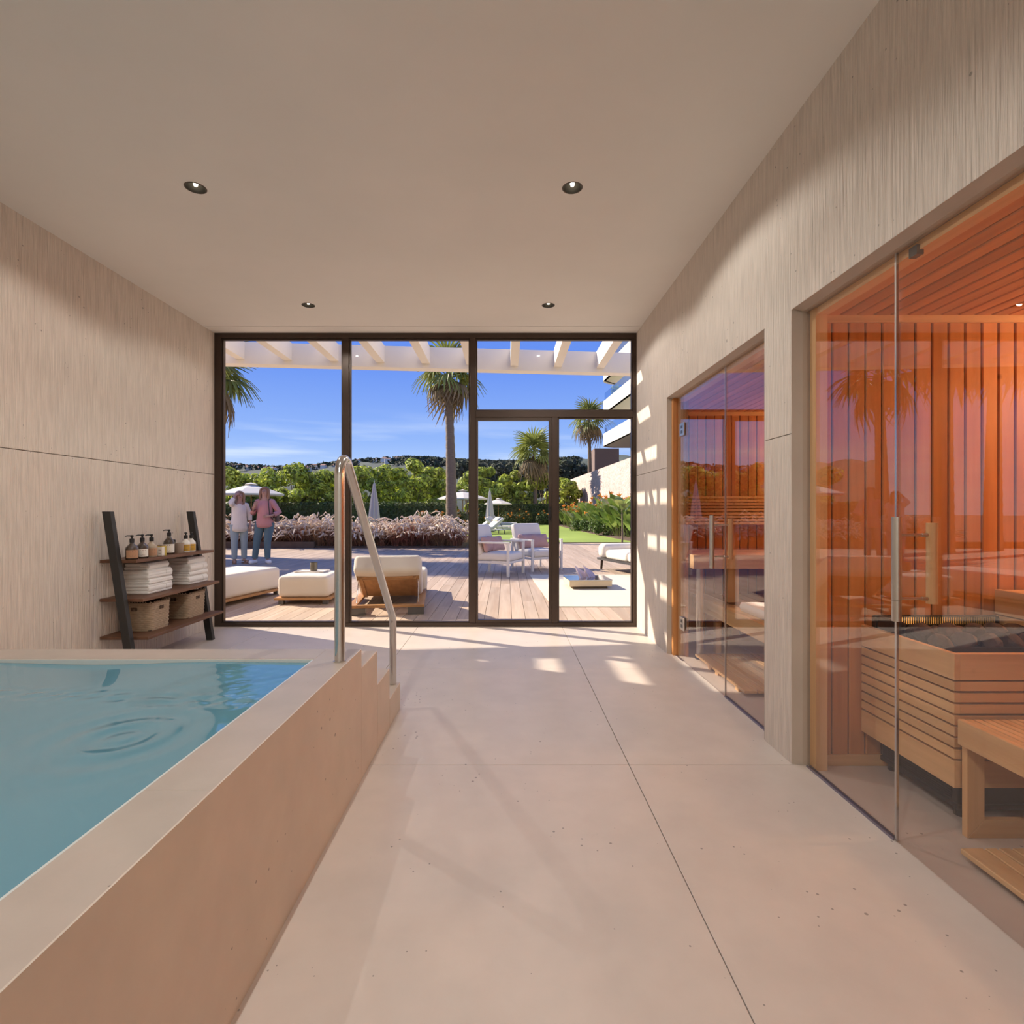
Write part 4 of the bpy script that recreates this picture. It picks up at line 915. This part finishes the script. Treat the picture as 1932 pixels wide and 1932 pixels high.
def hedge(label, x0, x1, y, th, z1, n, size=.075):
    t = thing('hedge', label, 'hedge', ((x0 + x1) / 2, y, -.17)); L2 = (x1 - x0) / 2
    MB().box(-L2, L2, -th / 2 + .08, th / 2 - .08, 0, z1 + .05).build('hedge_core', 'leaf_hedge', t)
    a = np.stack([rng.uniform(-L2, L2, n), rng.uniform(-th / 2, th / 2, n), rng.uniform(.1, z1 + .17, n)], 1); side = rng.random(n) < .7
    a[side, 1] = -th / 2 + rng.uniform(-.06, .08, side.sum()); a[~side, 2] = z1 + .17 + rng.uniform(-.1, .08, (~side).sum())
    nr = rng.normal(size=(n, 3)) * .6; nr[side, 1] -= 1; nr[~side, 2] += 1; nr /= np.linalg.norm(nr, axis=1)[:, None]
    u = np.cross(nr, rng.normal(size=(n, 3))); u /= np.linalg.norm(u, axis=1)[:, None]; v_ = np.cross(nr, u); s_ = size * rng.uniform(.6, 1.4, (n, 1))
    V = np.stack([a - u * s_, a - v_ * s_ * .55, a + u * s_, a + v_ * s_ * .55], 1).reshape(-1, 3); mb = MB(); mb.v = [tuple(p_) for p_ in V.tolist()]; mb.f = [tuple(p_) for p_ in np.arange(4 * n).reshape(-1, 4).tolist()]; mb.mi = [0] * n
    mb.build('foliage', 'leaf_hedge', t)
hedge('clipped green hedge behind the feathery grasses', -18, -3.6, 31.5, 1.0, 1.62, 9000)
hedge('clipped green hedge along the far end of the lawn', -3.4, 6.6, 47.5, 1.0, 1.75, 6000, .1)
MB().box(-17, -2.6, 29.2, 29.3, -.17, .55).build('fence', 'fence_dark', label='low dark fence in front of the clipped hedge', category='fence')
# low shrubs with orange flowers before the lawn hedge
def shrub(name, label, loc, rx, ry, rz, n, size, mat, flowers=0, group=None):
    t = thing(name, label, 'shrub', loc, 0, group); blobs = [((q.uniform(-rx, rx) * .6, q.uniform(-ry, ry) * .6, rz * q.uniform(.3, .7)), (rx * .55, ry * .55, rz * .45), 1) for _ in range(6)]
    cards_obj('foliage', blobs, n, size, mat, t, jit=.6, up=.6)
    for k in range(flowers):
        b_ = blobs[k % 6][0]; c_ = (b_[0] + q.uniform(-.3, .3) * rx, b_[1] - ry * .5, b_[2] + q.uniform(.0, .5) * rz); mb = MB()
        for j in range(5):
            a = 2 * PI * j / 5; mb.tube([c_, (c_[0] + .05 * math.cos(a), c_[1] - .02, c_[2] + .05 * math.sin(a) + .03), (c_[0] + .10 * math.cos(a), c_[1] - .03, c_[2] + .09 * math.sin(a) + .04)], [.012, .022, .003], 5)
        mb.build('flower', 'petal', t)
    return t
for k, px_ in enumerate((790, 835, 862, 905, 960, 990, 1030, 1055)):
    Y = 30.3 if px_ < 880 else 45.6
    shrub('flowering_shrub', 'low shrub with orange flowers, number %s along the hedge foot' % ('one two three four five six seven eight'.split()[k]) if False else 'low shrub with orange flowers at the hedge foot %s' % ('left of the tall palm', 'just before the tall palm trunk', 'between tall palm and mullion', 'right of the mullion', 'behind the folded lawn parasol', 'left of the lawn palm', 'right of the lawn palm', 'beside the door stile')[k],
          (gx_(px_, Y), Y, -.1), .9, .4, 1.25, 700, .09, 'leaf_hedge', 7, 'flowering shrubs at the hedge foot')
# fountain grass bed: too many blades to count
bed = MB().box(-14, -1.55, 16.65, 23.5, -.2, .05).box(-14, -6.0, 16.55, 16.68, -.2, .20).build('planting_bed', 'soil', kind='structure')
gr = MB()
for k in range(520):
    x = q.uniform(-11.5, -1.5); y = 16.9 + abs(q.gauss(0, 1.0)) * 1.1
    if y > 20.5: continue
    hgt = q.uniform(.42, .80) * (1 + .09 * (y - 17)) * (1 + .12 * math.sin(x * 1.7))
    for j in range(q.randint(5, 8)):
        a = q.uniform(0, 2 * PI) if q.random() < .55 else q.uniform(-2.6, -.2); lean = q.uniform(.2, .75); ex, ey = math.cos(a) * lean, math.sin(a) * lean; zj = hgt * q.uniform(.7, 1.12); s0 = Vector((x + ex * .1, y + ey * .1, .1)); dr = q.uniform(-.05, .22) * lean
        p1 = Vector((x + ex * .40, y + ey * .40, zj * .75)); p2 = Vector((x + ex * .62, y + ey * .62, zj * .98)); p3 = Vector((x + ex * .9, y + ey * .9, zj * 1.06)); p4 = Vector((x + ex * 1.2, y + ey * 1.2, zj * 1.0 - dr))
        gr.mat(1).tube([s0, p1, p2], [.005, .004, .004], 3, False)
        gr.mat(0).tube([p2, p2 * .6 + p3 * .4, p3, p3 * .4 + p4 * .6, p4], [.006, .019, .023, .018, .003], 5, False)
    for j in range(22):
        a = q.uniform(0, 2 * PI); ln = hgt * q.uniform(.5, 1.0); lean = q.uniform(.2, .8); b0 = Vector((x + q.uniform(-.1, .1), y + q.uniform(-.1, .1), .03)); b1 = b0 + Vector((math.cos(a) * lean * .4, math.sin(a) * lean * .4, ln * .85)); b2 = b0 + Vector((math.cos(a) * lean, math.sin(a) * lean, ln * .62))
        sd_ = Vector((-math.sin(a), math.cos(a), 0)) * .008
        gr.mat(1).add([b0 - sd_, b0 + sd_, b1 + sd_, b1 - sd_, b2], [(0, 1, 2, 3), (3, 2, 4)])
gr.build('fountain_grass', ['grass_plume', 'grass_blade'], label='bed of fountain grass with pale feathery plumes along the deck edge', category='grass', kind='stuff')
# ------------------------------------------------ palms
def frond_mesh(mat, droop, seed, n=17, Lp=.55, R=1.0):
    """fan leaf: petiole along +X then a fan of split, drooping blades"""
    qq = random.Random(seed); mb = MB(); mb.tube([(0, 0, 0), (Lp * .5, 0, .03), (Lp, 0, 0)], [.028, .02, .016], 5)
    for k in range(n):
        a = math.radians(-115 + 230 * k / (n - 1)); r_ = R * (1 - .25 * abs(a) / 2) * qq.uniform(.9, 1.05); c, s_ = math.cos(a), math.sin(a); w_ = .052
        pts_ = []
        for u in (0, .35, .7, 1.0):
            z = -droop * u * u * r_ + .06 * math.sin(u * 3) - .10 * abs(s_) * u; pts_.append(Vector((Lp + c * r_ * u * (1 - .15 * droop * u), s_ * r_ * u * (1 - .2 * droop * u), z)))
        nrm = Vector((-s_, c, 0)); ws = (.02, w_, w_ * .7, .004); v = []
        for p_, w2 in zip(pts_, ws): v += [p_ - nrm * w2 + Vector((0, 0, .02)), p_, p_ + nrm * w2 + Vector((0, 0, .02))]
        fs = []
        for j in range(3): fs += [(3 * j, 3 * j + 1, 3 * j + 4, 3 * j + 3), (3 * j + 1, 3 * j + 2, 3 * j + 5, 3 * j + 4)]
        mb.add(v, fs)
    return mb.mesh('frond', mat)
FR = [frond_mesh('leaf_palm', .35, 1), frond_mesh('leaf_palm', .6, 2), frond_mesh('leaf_dry', .9, 3)]
def palm(label, base, height, tr, R, nf, seed, dry=.3):
    qq = random.Random(seed); t = thing('palm_tree', label, 'palm', base, 0, 'fan palms in the garden'); bend = qq.uniform(-.03, .03)
    n = 40; path = [(bend * height * (k / n) ** 2, 0, height * k / n) for k in range(n + 1)]
    MB().tube(path, [tr * (1.25 - .45 * min(1, k / n * 1.3)) * (1 + (.07 if k % 2 else -.02)) for k in range(n + 1)], 14).build('trunk', 'bark', t, smooth=True)
    top = Vector(path[-1])
    for k in range(nf):
        u = k / (nf - 1); az = k * 2.399963 + qq.uniform(-.2, .2); el = math.radians(78 - 128 * u + qq.uniform(-12, 12)); isdry = u > 1 - dry
        m_ = FR[2] if isdry else FR[0 if u < .45 else 1]; s_ = R * qq.uniform(.85, 1.08)
        inst('frond', m_, t, top + Vector((0, 0, .12 - .35 * u * R)), Euler((qq.uniform(-.3, .3), -el, az)), (s_, s_, s_))
palm('tall palm rising past the pergola, with ringed trunk', (gx_(852, 21), 21, -.15), 6.75, .19, 1.12, 22, 1, .2)
palm('palm whose fronds hang in at the top left window corner', (gx_(392, 18.5), 18.5, -.15), 6.05, .19, 1.12, 22, 2, .2)
palm('palm standing at the far end of the lawn', (gx_(1010, 49), 49, -.05), 6.7, .17, 1.75, 26, 3, .22)
palm('palm in front of the balconies above the stone wall', (gx_(1113, 56), 56, 3.0), 7.9, .2, 1.75, 24, 4, .22)
palm('palm left of the terrace outside the window view', (-13.6, 15.2, -.15), 6.4, .19, 1.2, 24, 6, .3)
palm('second palm left of the terrace outside the window view', (-9.6, 14.9, -.15), 6.4, .19, 1.2, 24, 7, .3)
palm('third palm left of the terrace outside the window view', (-11.6, 15.6, -.15), 6.6, .19, 1.2, 24, 8, .3)
# ------------------------------------------------ paddle-leaved plants before the stone wall
def paddle_mesh(mat, seed, L_=.92, W_=.29):
    mb = MB(); n = 7; v = []
    mb.tube([(0, 0, 0), (.03, 0, .45)], [.014, .01], 5)
    for k in range(n + 1):
        u = k / n; w_ = W_ * math.sin(PI * (u * .93 + .05)) ** .7; x = .03 + .30 * u * u * L_; z = .42 + L_ * (u * .9 - .18 * u * u)
        v += [(x + .03, -w_, z), (x - .0, 0, z), (x + .03, w_, z)]
    fs = []
    for k in range(n): fs += [(3 * k, 3 * k + 1, 3 * k + 4, 3 * k + 3), (3 * k + 1, 3 * k + 2, 3 * k + 5, 3 * k + 4)]
    mb.add(v, fs); return mb.mesh('paddle_leaf', mat, True)
PD = paddle_mesh('leaf_paddle', 1)
fmb = MB()
for j in range(5): fmb.tube([(0, 0, 0), (.04 * math.cos(j * 1.256), .04 * math.sin(j * 1.256), .08), (.11 * math.cos(j * 1.256), .11 * math.sin(j * 1.256), .14)], [.012, .028, .004], 5)
FLW = fmb.mesh('flower', 'petal'); stm = MB().tube([(0, 0, 0), (0, 0, 1)], .012, 5).mesh('flower_stem', 'leaf_palm')
def paddle_plant(label, loc, s, nleaf, nfl, seed):
    qq = random.Random(seed); t = thing('strelitzia_plant', label, 'plant', loc, 0, 'paddle-leaved plants by the stone wall')
    for k in range(nleaf):
        a = qq.uniform(0, 2 * PI); sc = s * qq.uniform(.7, 1.2); r_ = s * .45 * math.sqrt(qq.random())
        inst('leaf', PD, t, (r_ * math.cos(a), r_ * math.sin(a), 0), Euler((qq.uniform(-.12, .12), qq.uniform(-.05, .38), a)), (sc, sc, sc * qq.uniform(.85, 1.15)))
    for k in range(nfl):
        x, y, h = qq.uniform(-.6, .6) * s, qq.uniform(-.7, -.1) * s, s * qq.uniform(.7, 1.45)
        st = inst('flower_stem', stm, t, (x, y, 0), (qq.uniform(-.1, .1), qq.uniform(-.1, .1), 0), (1, 1, h)); inst('flower', FLW, t, (x, y, h), (qq.uniform(-.5, .5), qq.uniform(-.5, .5), qq.uniform(0, 6)), (s, s, s))
names_ = ('beside the door stile', 'just right of the door stile', 'at the far end of the stone wall', 'with orange blooms below the wall end', 'in the middle of the bed', 'spilling towards the lawn', 'below the balcony palm', 'below the lowest balcony', 'with tall leaves before the wall', 'second from the right frame', 'at the right window frame')
for k, px_ in enumerate((1060, 1070, 1082, 1094, 1107, 1120, 1134, 1149, 1164, 1180, 1197)):
    fr = 991 + (px_ - 1052) * .19; g_ = G(px_, fr); paddle_plant('front-row strelitzia clump ' + names_[k], (g_.x + .55, g_.y + .3, -.05), 1.12 + .02 * k, 20, 12 if k < 7 else 4, 60 + k)
    g_ = G(px_ + 5, fr - 4.5); paddle_plant('back-row strelitzia clump ' + names_[k], (g_.x + .3, g_.y, -.05), 1.35 + .025 * k, 20, 5 if k < 7 else 1, 90 + k)
for k, (px_, py_, lab) in enumerate(((1083, 1001, 'round blue-green shrub at the lawn edge'), (1105, 1003, 'low feathery shrub at the lawn edge'), (1135, 1010, 'dark low shrub between lawn and tall leaves'))):
    g_ = G(px_, py_); shrub('round_shrub', lab, (g_.x, g_.y, -.05), .55, .5, .75, 900, .06, 'leaf_dark')
# bed soil along the wall
MB().prism([(4.2, 49), (4.25, 38), (4.45, 28), (4.7, 22), (5.0, 19.4), (14, 19.4), (14, 49)], 2, -.2, .01).build('flower_bed', 'soil', kind='structure')
# potted tree at the right edge behind the sofa
t = thing('young_tree', 'slender young tree behind the sofa at the right frame', 'tree', (gx_(1173, 14.2), 14.2, 0))
MB().tube([(0, 0, 0), (.02, 0, .6), (0, .02, 1.4)], [.03, .025, .015], 8).build('trunk', 'bark_thin', t, smooth=True)
for k in range(9): inst('leaf', PD, t, (0, 0, 1.0 + .03 * k), Euler((0, q.uniform(.15, .8), k * 2.4)), (.42, .42, .42))
MB().lathe([(.16, 0), (.18, .01), (.19, .06), (.17, .06)], 20).build('soil_ring', 'soil', t)
# ================================================================== BUILDING AND STONE WALL
def Bx(px, Y): return (px - CX) * Y / F
sw = MB(); A_, B_ = (Bx(1076, 60), 60.0), (Bx(1197, 34.5), 34.5); dxy = Vector((B_[0] - A_[0], B_[1] - A_[1])); C_ = (B_[0] + dxy.x * .6, B_[1] + dxy.y * .6)
zw = 4.76
sw.prism([A_, C_, (C_[0] + .5, C_[1]), (A_[0] + .9, A_[1] + .2)], 2, -.2, zw).build('garden_wall', 'travertine', label='rough pink stone garden wall below the balconies', category='wall')
bd = thing('apartment_building', 'white apartment building with stacked curved balconies at the right', 'building', (9.5, 52, 0))
Yf, Yn = 52.0, 26.0
def xe_(Y): return Bx(1133, 52) + (Yf - Y) * .062 * 1.0
for k in range(5):
    ztop = H + (CY - 823) * Yf / F + k * 3.1; z0_ = ztop - 1.15
    x0 = xe_(Yf); poly = [(x0, Yf - .4)]
    for a in np.linspace(PI, PI / 2, 6): poly.append((x0 + 1.6 + 1.6 * math.cos(a), Yf - 1.6 + 1.6 * math.sin(a) + 0))
    poly = poly[1:] + [(x0 + 14, Yf), (x0 + 14, Yn), (xe_(Yn), Yn)]
    sl = MB().prism([(p_[0], p_[1]) for p_ in poly], 2, z0_, z0_ + .35).build('balcony_slab', 'white_render', bd, world=True)
    MB().prism([(x0, Yf - 1.5), (x0 + .25, Yf - 1.5), (xe_(Yn) + .25, Yn), (xe_(Yn), Yn)], 2, z0_ + .0, ztop).build('parapet', 'white_render', bd, world=True)
    MB().prism([(x0, Yf - 1.5), (x0 + 1.4, Yf - .1), (x0 + 1.4, Yf - .35), (x0 + .25, Yf - 1.6)], 2, z0_, ztop).build('parapet_corner', 'white_render', bd, world=True)
    MB().prism([(x0 + .10, Yf - 1.6), (x0 + .13, Yf - 1.6), (xe_(Yn) + .13, Yn), (xe_(Yn) + .10, Yn)], 2, ztop, ztop + .75).build('glass_railing', 'balcony_glass', bd, world=True)
    MB().box(x0 + 4.2, x0 + 14, Yn, Yf - 2.5, ztop - .8, ztop + 1.95).build('storey_wall', 'white_render', bd, world=True)
    for j in range(3): MB().box(x0 + 4.15, x0 + 4.2, Yn + 2 + j * 7, Yn + 6.5 + j * 7, ztop - .75, ztop + 1.5).build('balcony_window', 'smoke_glass', bd, world=True)
MB().box(Bx(1122, 62), Bx(1168, 62), 62, 66, 0, H + (CY - 846) * 62 / F).build('annex', 'brown_render', bd, world=True)
for k, (px_, py_, Y) in enumerate(((1166, 815, 49), (1158, 738, 49))):
    p_ = P(px_, py_, Y); shrub('balcony_plant', 'trailing green plant on the %s balcony' % ('lower', 'upper')[k], (p_.x + .4, Y, p_.z - .6), .8, .5, 1.2, 500, .12, 'leaf_tree')
# ================================================================== HILL
hm = MB(); nxh, nyh = 90, 14; HV = []
for j in range(nyh):
    Y = 190 + j * 16
    for i in range(nxh):
        px_ = 250 + i * 12; X = Bx(px_, Y); crest = 878 + 8 * math.sin(px_ * .013 + 1) - 12 * max(0, min(1, (px_ - 850) / 200))
        zc_ = H + (CY - crest) * 400 / F; u = j / (nyh - 1); HV.append((X, Y, zc_ * math.sin(u * PI / 2) ** 1.1 * (.98 + .04 * math.sin(px_ * .09 + j)) - 1))
hm.add(HV, [(j * nxh + i, j * nxh + i + 1, (j + 1) * nxh + i + 1, (j + 1) * nxh + i) for j in range(nyh - 1) for i in range(nxh - 1)])
hill = hm.build('hillside', 'hill', smooth=True, label='distant wooded hillside with scattered houses', category='hill', kind='structure')
def hill_z(px_, u):
    crest = 878 + 8 * math.sin(px_ * .013 + 1) - 12 * max(0, min(1, (px_ - 850) / 200)); return (H + (CY - crest) * 400 / F) * math.sin(u * PI / 2) ** 1.1 - 1
hb_ = MB().box(-2.6, 2.6, -2, 2, -2, 2.6).mesh('house_walls', 'hill_house'); hrf = MB().prism([(-2.2, 2.6), (2.2, 2.6), (0, 3.6)], 0, -2.8, 2.8).mesh('house_roof', 'hill_roof')
where = ('left', 'middle', 'right')
for k in range(64):
    px_ = q.uniform(425, 760) if k < 54 else q.uniform(800, 890); u = q.uniform(.62, .99); Y = 190 + u * 13 * 16; s_ = q.uniform(.35, .65)
    h_ = thing('hill_house', 'tiny pale house among the trees on the distant hillside', 'house', (Bx(px_, Y), Y, hill_z(px_, u)), q.uniform(-.5, .5), 'houses on the distant hillside'); h_.scale = (s_, s_, s_)
    inst('walls', hb_, h_); inst('roof', hrf, h_)
# wooded ridge: crowns nobody could count
bl = []
for k in range(760):
    px_ = q.uniform(420, 1090) if k % 3 == 0 else q.uniform(760, 1090); u = q.uniform(.55, 1.0); Y = 190 + u * 13 * 16; bl.append(((Bx(px_, Y), Y, hill_z(px_, u) + 1.0), (3.4, 3.0, 1.6), 1))
cards_obj('hill_woodland', bl, 16000, 1.2, 'leaf_pine', label='dark scattered woodland covering the distant hillside', category='woodland', kind='stuff')
for k, px_ in enumerate((880, 905, 928, 950, 975, 1000, 1030, 1058, 1080, 1100)):
    Y = 95; t = thing('pine_tree', 'dark pine on the ridge %s' % ('behind the mullion', 'first right of the mullion', 'second right of the mullion', 'above the small parasol', 'left of the lawn palm crown', 'behind the lawn palm crown', 'right of the lawn palm crown', 'right of the door stile', 'above the end of the stone wall', 'behind the balcony palm')[k], 'tree', (Bx(px_, Y), Y, -.2), 0, 'dark pines on the ridge')
    hh = H + (CY - (868 + q.uniform(-5, 7))) * Y / F; blobs = [((q.uniform(-1.6, 1.6), q.uniform(-1, 1), hh * q.uniform(.45, .92)), (1.3, 1.3, .8), 1) for _ in range(12)]
    cards_obj('crown', blobs, 1100, .38, 'leaf_pine', t); MB().tube([(0, 0, 0), (.1, 0, hh * .9)], [.2, .08], 6).build('trunk', 'bark_thin', t)
# ================================================================== PEOPLE
def person(label, loc, rz, J, scale, mats, hair, sleeve_to, hem, shoes):
    """J: joints; body is one continuous skinned surface, clothing and hair are children"""
    t = thing('person', label, 'person', loc, rz); t.scale = (scale,) * 3
    verts, edges, rad, names = [], [], [], {}
    def add(nm, p_, r, par=None):
        names[nm] = len(verts); verts.append(p_); rad.append(r)
        if par is not None: edges.append((names[par], names[nm]))
    add('pelvis', (0, 0, .93), .125); add('waist', (0, 0, 1.08), .115, 'pelvis'); add('chest', (0, 0, 1.27), .125, 'waist'); add('neckb', (0, .01, 1.415), .06, 'chest'); add('neck', (0, 0, 1.475), .05, 'neckb')
    hx_, hy_ = J.get('head', (0, 0)); add('jaw', (hx_ * .5, hy_ * .5 - .018, 1.525), .062, 'neck'); add('face', (hx_, hy_ - .01, 1.585), .078, 'jaw'); add('crown', (hx_, hy_ + .005, 1.65), .062, 'face')
    for s_, nm in ((-1, 'l'), (1, 'r')):
        sh_, el, wr_, ha = J['sh' + nm], J['el' + nm], J['wr' + nm], J['ha' + nm]
        add('sh' + nm, sh_, .052, 'neckb'); add('el' + nm, el, .037, 'sh' + nm); add('wr' + nm, wr_, .024, 'el' + nm); add('pa' + nm, ha, .030, 'wr' + nm)
        dv = (Vector(ha) - Vector(wr_)).normalized(); sd_ = dv.cross(Vector((0, -1, .3))).normalized(); cu = dv.cross(sd_)
        for f_ in range(4):
            b0 = Vector(ha) + sd_ * (-.027 + .018 * f_) + dv * .035; ln = (.06, .07, .066, .052)[f_]
            add('f%s%da' % (nm, f_), b0, .0085, 'pa' + nm); add('f%s%db' % (nm, f_), b0 + dv * ln * .5 + cu * .012, .008, 'f%s%da' % (nm, f_)); add('f%s%dc' % (nm, f_), b0 + dv * ln * .85 + cu * .035, .007, 'f%s%db' % (nm, f_))
        b0 = Vector(ha) + sd_ * .034 - dv * .01; add('t%sa' % nm, b0, .010, 'pa' + nm); add('t%sb' % nm, b0 + sd_ * .02 + dv * .04, .0085, 't%sa' % nm)
        hp, kn, an, to = J['hp' + nm], J['kn' + nm], J['an' + nm], J['to' + nm]
        add('hp' + nm, hp, .095, 'pelvis'); add('kn' + nm, kn, .058, 'hp' + nm); add('an' + nm, an, .036, 'kn' + nm); add('to' + nm, to, .03, 'an' + nm)
    me = bpy.data.meshes.new('body'); me.from_pydata([tuple(p_) for p_ in verts], edges, []); me.materials.append(MATS['skin'])
    bo = bpy.data.objects.new('body', me); COL.objects.link(bo); bo.parent = t
    sk = bo.modifiers.new('skin', 'SKIN'); sk.use_smooth_shade = True
    for k, r in enumerate(rad): me.skin_vertices[0].data[k].radius = (r, r); me.skin_vertices[0].data[k].use_root = (k == 0)
    ss = bo.modifiers.new('smooth', 'SUBSURF'); ss.levels = 2; ss.render_levels = 2
    # face
    hx, hy = hx_, hy_; fy = hy - .086
    for s_ in (-1, 1): MB().lathe([(.001, -.006), (.009, -.003), (.009, .003), (.001, .006)], 10, (hx + s_ * .028, fy + .008, 1.597)).build('eye', 'eye_dark', t); MB().rbox((hx + s_ * .079, hy + .005, 1.585), (.018, .03, .05), .008, 2).build('ear', 'skin', t, smooth=True)
    MB().tube([(hx, fy + .006, 1.605), (hx, fy - .010, 1.572), (hx, fy + .008, 1.563)], [.006, .012, .006], 8).build('nose', 'skin', t, smooth=True)
    MB().rbox((hx, fy + .010, 1.541), (.042, .014, .012), .005, 3).build('mouth', 'lips', t, smooth=True)
    # hair: cap and lengths behind the face
    hb2 = MB(); n = 20; rings = []
    for z, r, cut in ((1.42, .085, .95), (1.50, .093, .95), (1.56, .096, .92), (1.61, .098, .80), (1.65, .092, .30), (1.685, .066, 0), (1.703, .02, 0)):
        ring_ = []
        for k in range(n):
            a = 2 * PI * k / n; x_, y_ = r * math.cos(a), r * math.sin(a) * 1.04
            if y_ < -r * (1 - cut) and cut: y_ = -r * (1 - cut)
            ring_.append((hx + x_, hy + .012 + y_, z))
        rings.append(ring_)
    hb2.loft(rings).build('hair', hair, t, smooth=True)
    for s_ in (-1, 1): MB().tube([(hx + s_ * .075, hy - .035, 1.65), (hx + s_ * .090, hy - .03, 1.56), (hx + s_ * .088, hy - .035, 1.45), (hx + s_ * .082, hy - .04, 1.40)], [.02, .026, .028, .012], 8).build('hair_lock', hair, t, smooth=True)
    # shirt
    sb_ = MB(); rings = []
    for z, rx, ry, oy in ((hem, .192, .150, 0), (hem + .10, .188, .150, -.005), (1.0, .170, .142, -.005), (1.12, .160, .136, -.006), (1.25, .160, .132, -.004), (1.33, .160, .108, 0), (1.385, .135, .085, .005), (1.42, .085, .068, .01), (1.445, .062, .060, .01)):
        rings.append([(rx * math.cos(2 * PI * k / 24), oy + ry * math.sin(2 * PI * k / 24), z + (.05 * abs(math.cos(2 * PI * k / 24)) ** 3 - .03 * max(0, math.sin(2 * PI * k / 24)) if z == hem else 0)) for k in range(24)])
    sb_.loft(rings, False); shirt = sb_.build('shirt', mats[0], t, smooth=60)
    so = shirt.modifiers.new('thickness', 'SOLIDIFY'); so.thickness = .006
    for nm in 'lr':
        sh_, el, wr_ = Vector(J['sh' + nm]), Vector(J['el' + nm]), Vector(J['wr' + nm]); end = el.lerp(wr_, sleeve_to)
        MB().tube([sh_ * .75 + Vector((0, .003, 1.39)) * .25, sh_, sh_.lerp(el, .5), el, el.lerp(end, .55), end], [.060, .066, .062, .057, .052, .047], 14, False).build('sleeve', mats[0], t, smooth=60)
    MB().loft([[(.07 * math.cos(2 * PI * k / 16), .008 + .068 * math.sin(2 * PI * k / 16), z + .02 * math.sin(2 * PI * k / 16)) for k in range(16)] for z in (1.42, 1.468)], False).build('collar', mats[0], t, smooth=60)
    # trousers
    rings = [[(rx * math.cos(2 * PI * k / 20), ry * math.sin(2 * PI * k / 20), z) for k in range(20)] for z, rx, ry in ((.80, .178, .13), (.90, .178, .135), (1.02, .150, .125))]
    MB().loft(rings).build('trouser_waist', mats[1], t, smooth=60)
    for nm in 'lr':
        hp, kn, an = Vector(J['hp' + nm]), Vector(J['kn' + nm]), Vector(J['an' + nm])
        MB().tube([hp + Vector((0, 0, .03)), hp.lerp(kn, .35), hp.lerp(kn, .75), kn, kn.lerp(an, .5), kn.lerp(an, .93)], [.105, .098, .084, .074, .066, .060], 16).build('trouser_leg', mats[1], t, smooth=60)
        to = Vector(J['to' + nm]); dr = Vector((to.x - an.x, to.y - an.y, 0)).normalized(); ang_ = math.atan2(dr.y, dr.x)
        Rz = Matrix.Rotation(ang_, 3, 'Z'); c_ = Vector((an.x, an.y, 0)) + dr * .07
        if shoes == 'shoe_white': MB().rbox((c_.x, c_.y, .042), (.255, .095, .085), .038, 5, M_=Rz).build('shoe', shoes, t, smooth=True)
        else:
            so_ = MB().rbox((c_.x, c_.y, .013), (.25, .092, .025), .012, 4, M_=Rz).build('sandal', shoes, t, smooth=True)
            MB().rbox((c_.x + dr.x * .03, c_.y + dr.y * .03, .05), (.05, .096, .06), .02, 3, M_=Rz).rbox((an.x, an.y, .07), (.09, .086, .03), .014, 3, M_=Rz).build('sandal_strap', shoes, so_, smooth=True)
    return t
pk = person('person in pink shirt and dark teal jeans standing on the deck', (gx_(500, 11.75), 11.75, 0), .12, dict(
    head=(0, -.01), shl=(-.145, 0, 1.375), ell=(-.255, -.02, 1.10), wrl=(-.175, -.19, 1.225), hal=(-.145, -.215, 1.29), shr=(.145, 0, 1.375), elr=(.30, .0, 1.13), wrr=(.185, -.19, 1.055), har=(.12, -.215, 1.05),
    hpl=(-.095, 0, .875), knl=(-.165, -.02, .48), anl=(-.225, .02, .085), tol=(-.25, -.13, .03), hpr=(.095, 0, .875), knr=(.06, -.03, .48), anr=(.05, .02, .085), tor=(.12, -.11, .03)), 1.0,
    ('shirt_pink', 'jeans_teal'), 'hair_brown', .72, .79, 'shoe_white')
MB().tube([(.10, -.10, 1.40), (.125, -.145, 1.25), (.15, -.15, 1.05), (.20, -.02, .95)], .011, 6).tube([(.10, -.1, 1.40), (.1, .0, 1.425), (.12, .1, 1.36), (.17, .13, 1.1), (.21, .04, .95)], .011, 6).build('bag_strap', 'strap', pk)
MB().rbox((.235, .06, 1.0), (.07, .2, .17), .03, 3).build('shoulder_bag', 'strap', pk, smooth=True)
person('person in white blouse and pale jeans shading their eyes with one hand', (gx_(451, 11.75), 11.75, 0), math.radians(38), dict(
    head=(.01, -.02), shl=(-.145, 0, 1.375), ell=(-.215, -.24, 1.42), wrl=(-.115, -.16, 1.585), hal=(-.07, -.135, 1.63), shr=(.145, 0, 1.375), elr=(.235, .03, 1.12), wrr=(.23, -.05, .90), har=(.225, -.07, .83),
    hpl=(-.095, 0, .875), knl=(-.10, -.02, .48), anl=(-.095, .02, .085), tol=(-.12, -.13, .03), hpr=(.095, 0, .875), knr=(.10, -.03, .48), anr=(.11, .0, .085), tor=(.15, -.14, .03)), .945,
    ('shirt_white', 'jeans_pale'), 'hair_blond', .55, .74, 'sandal')
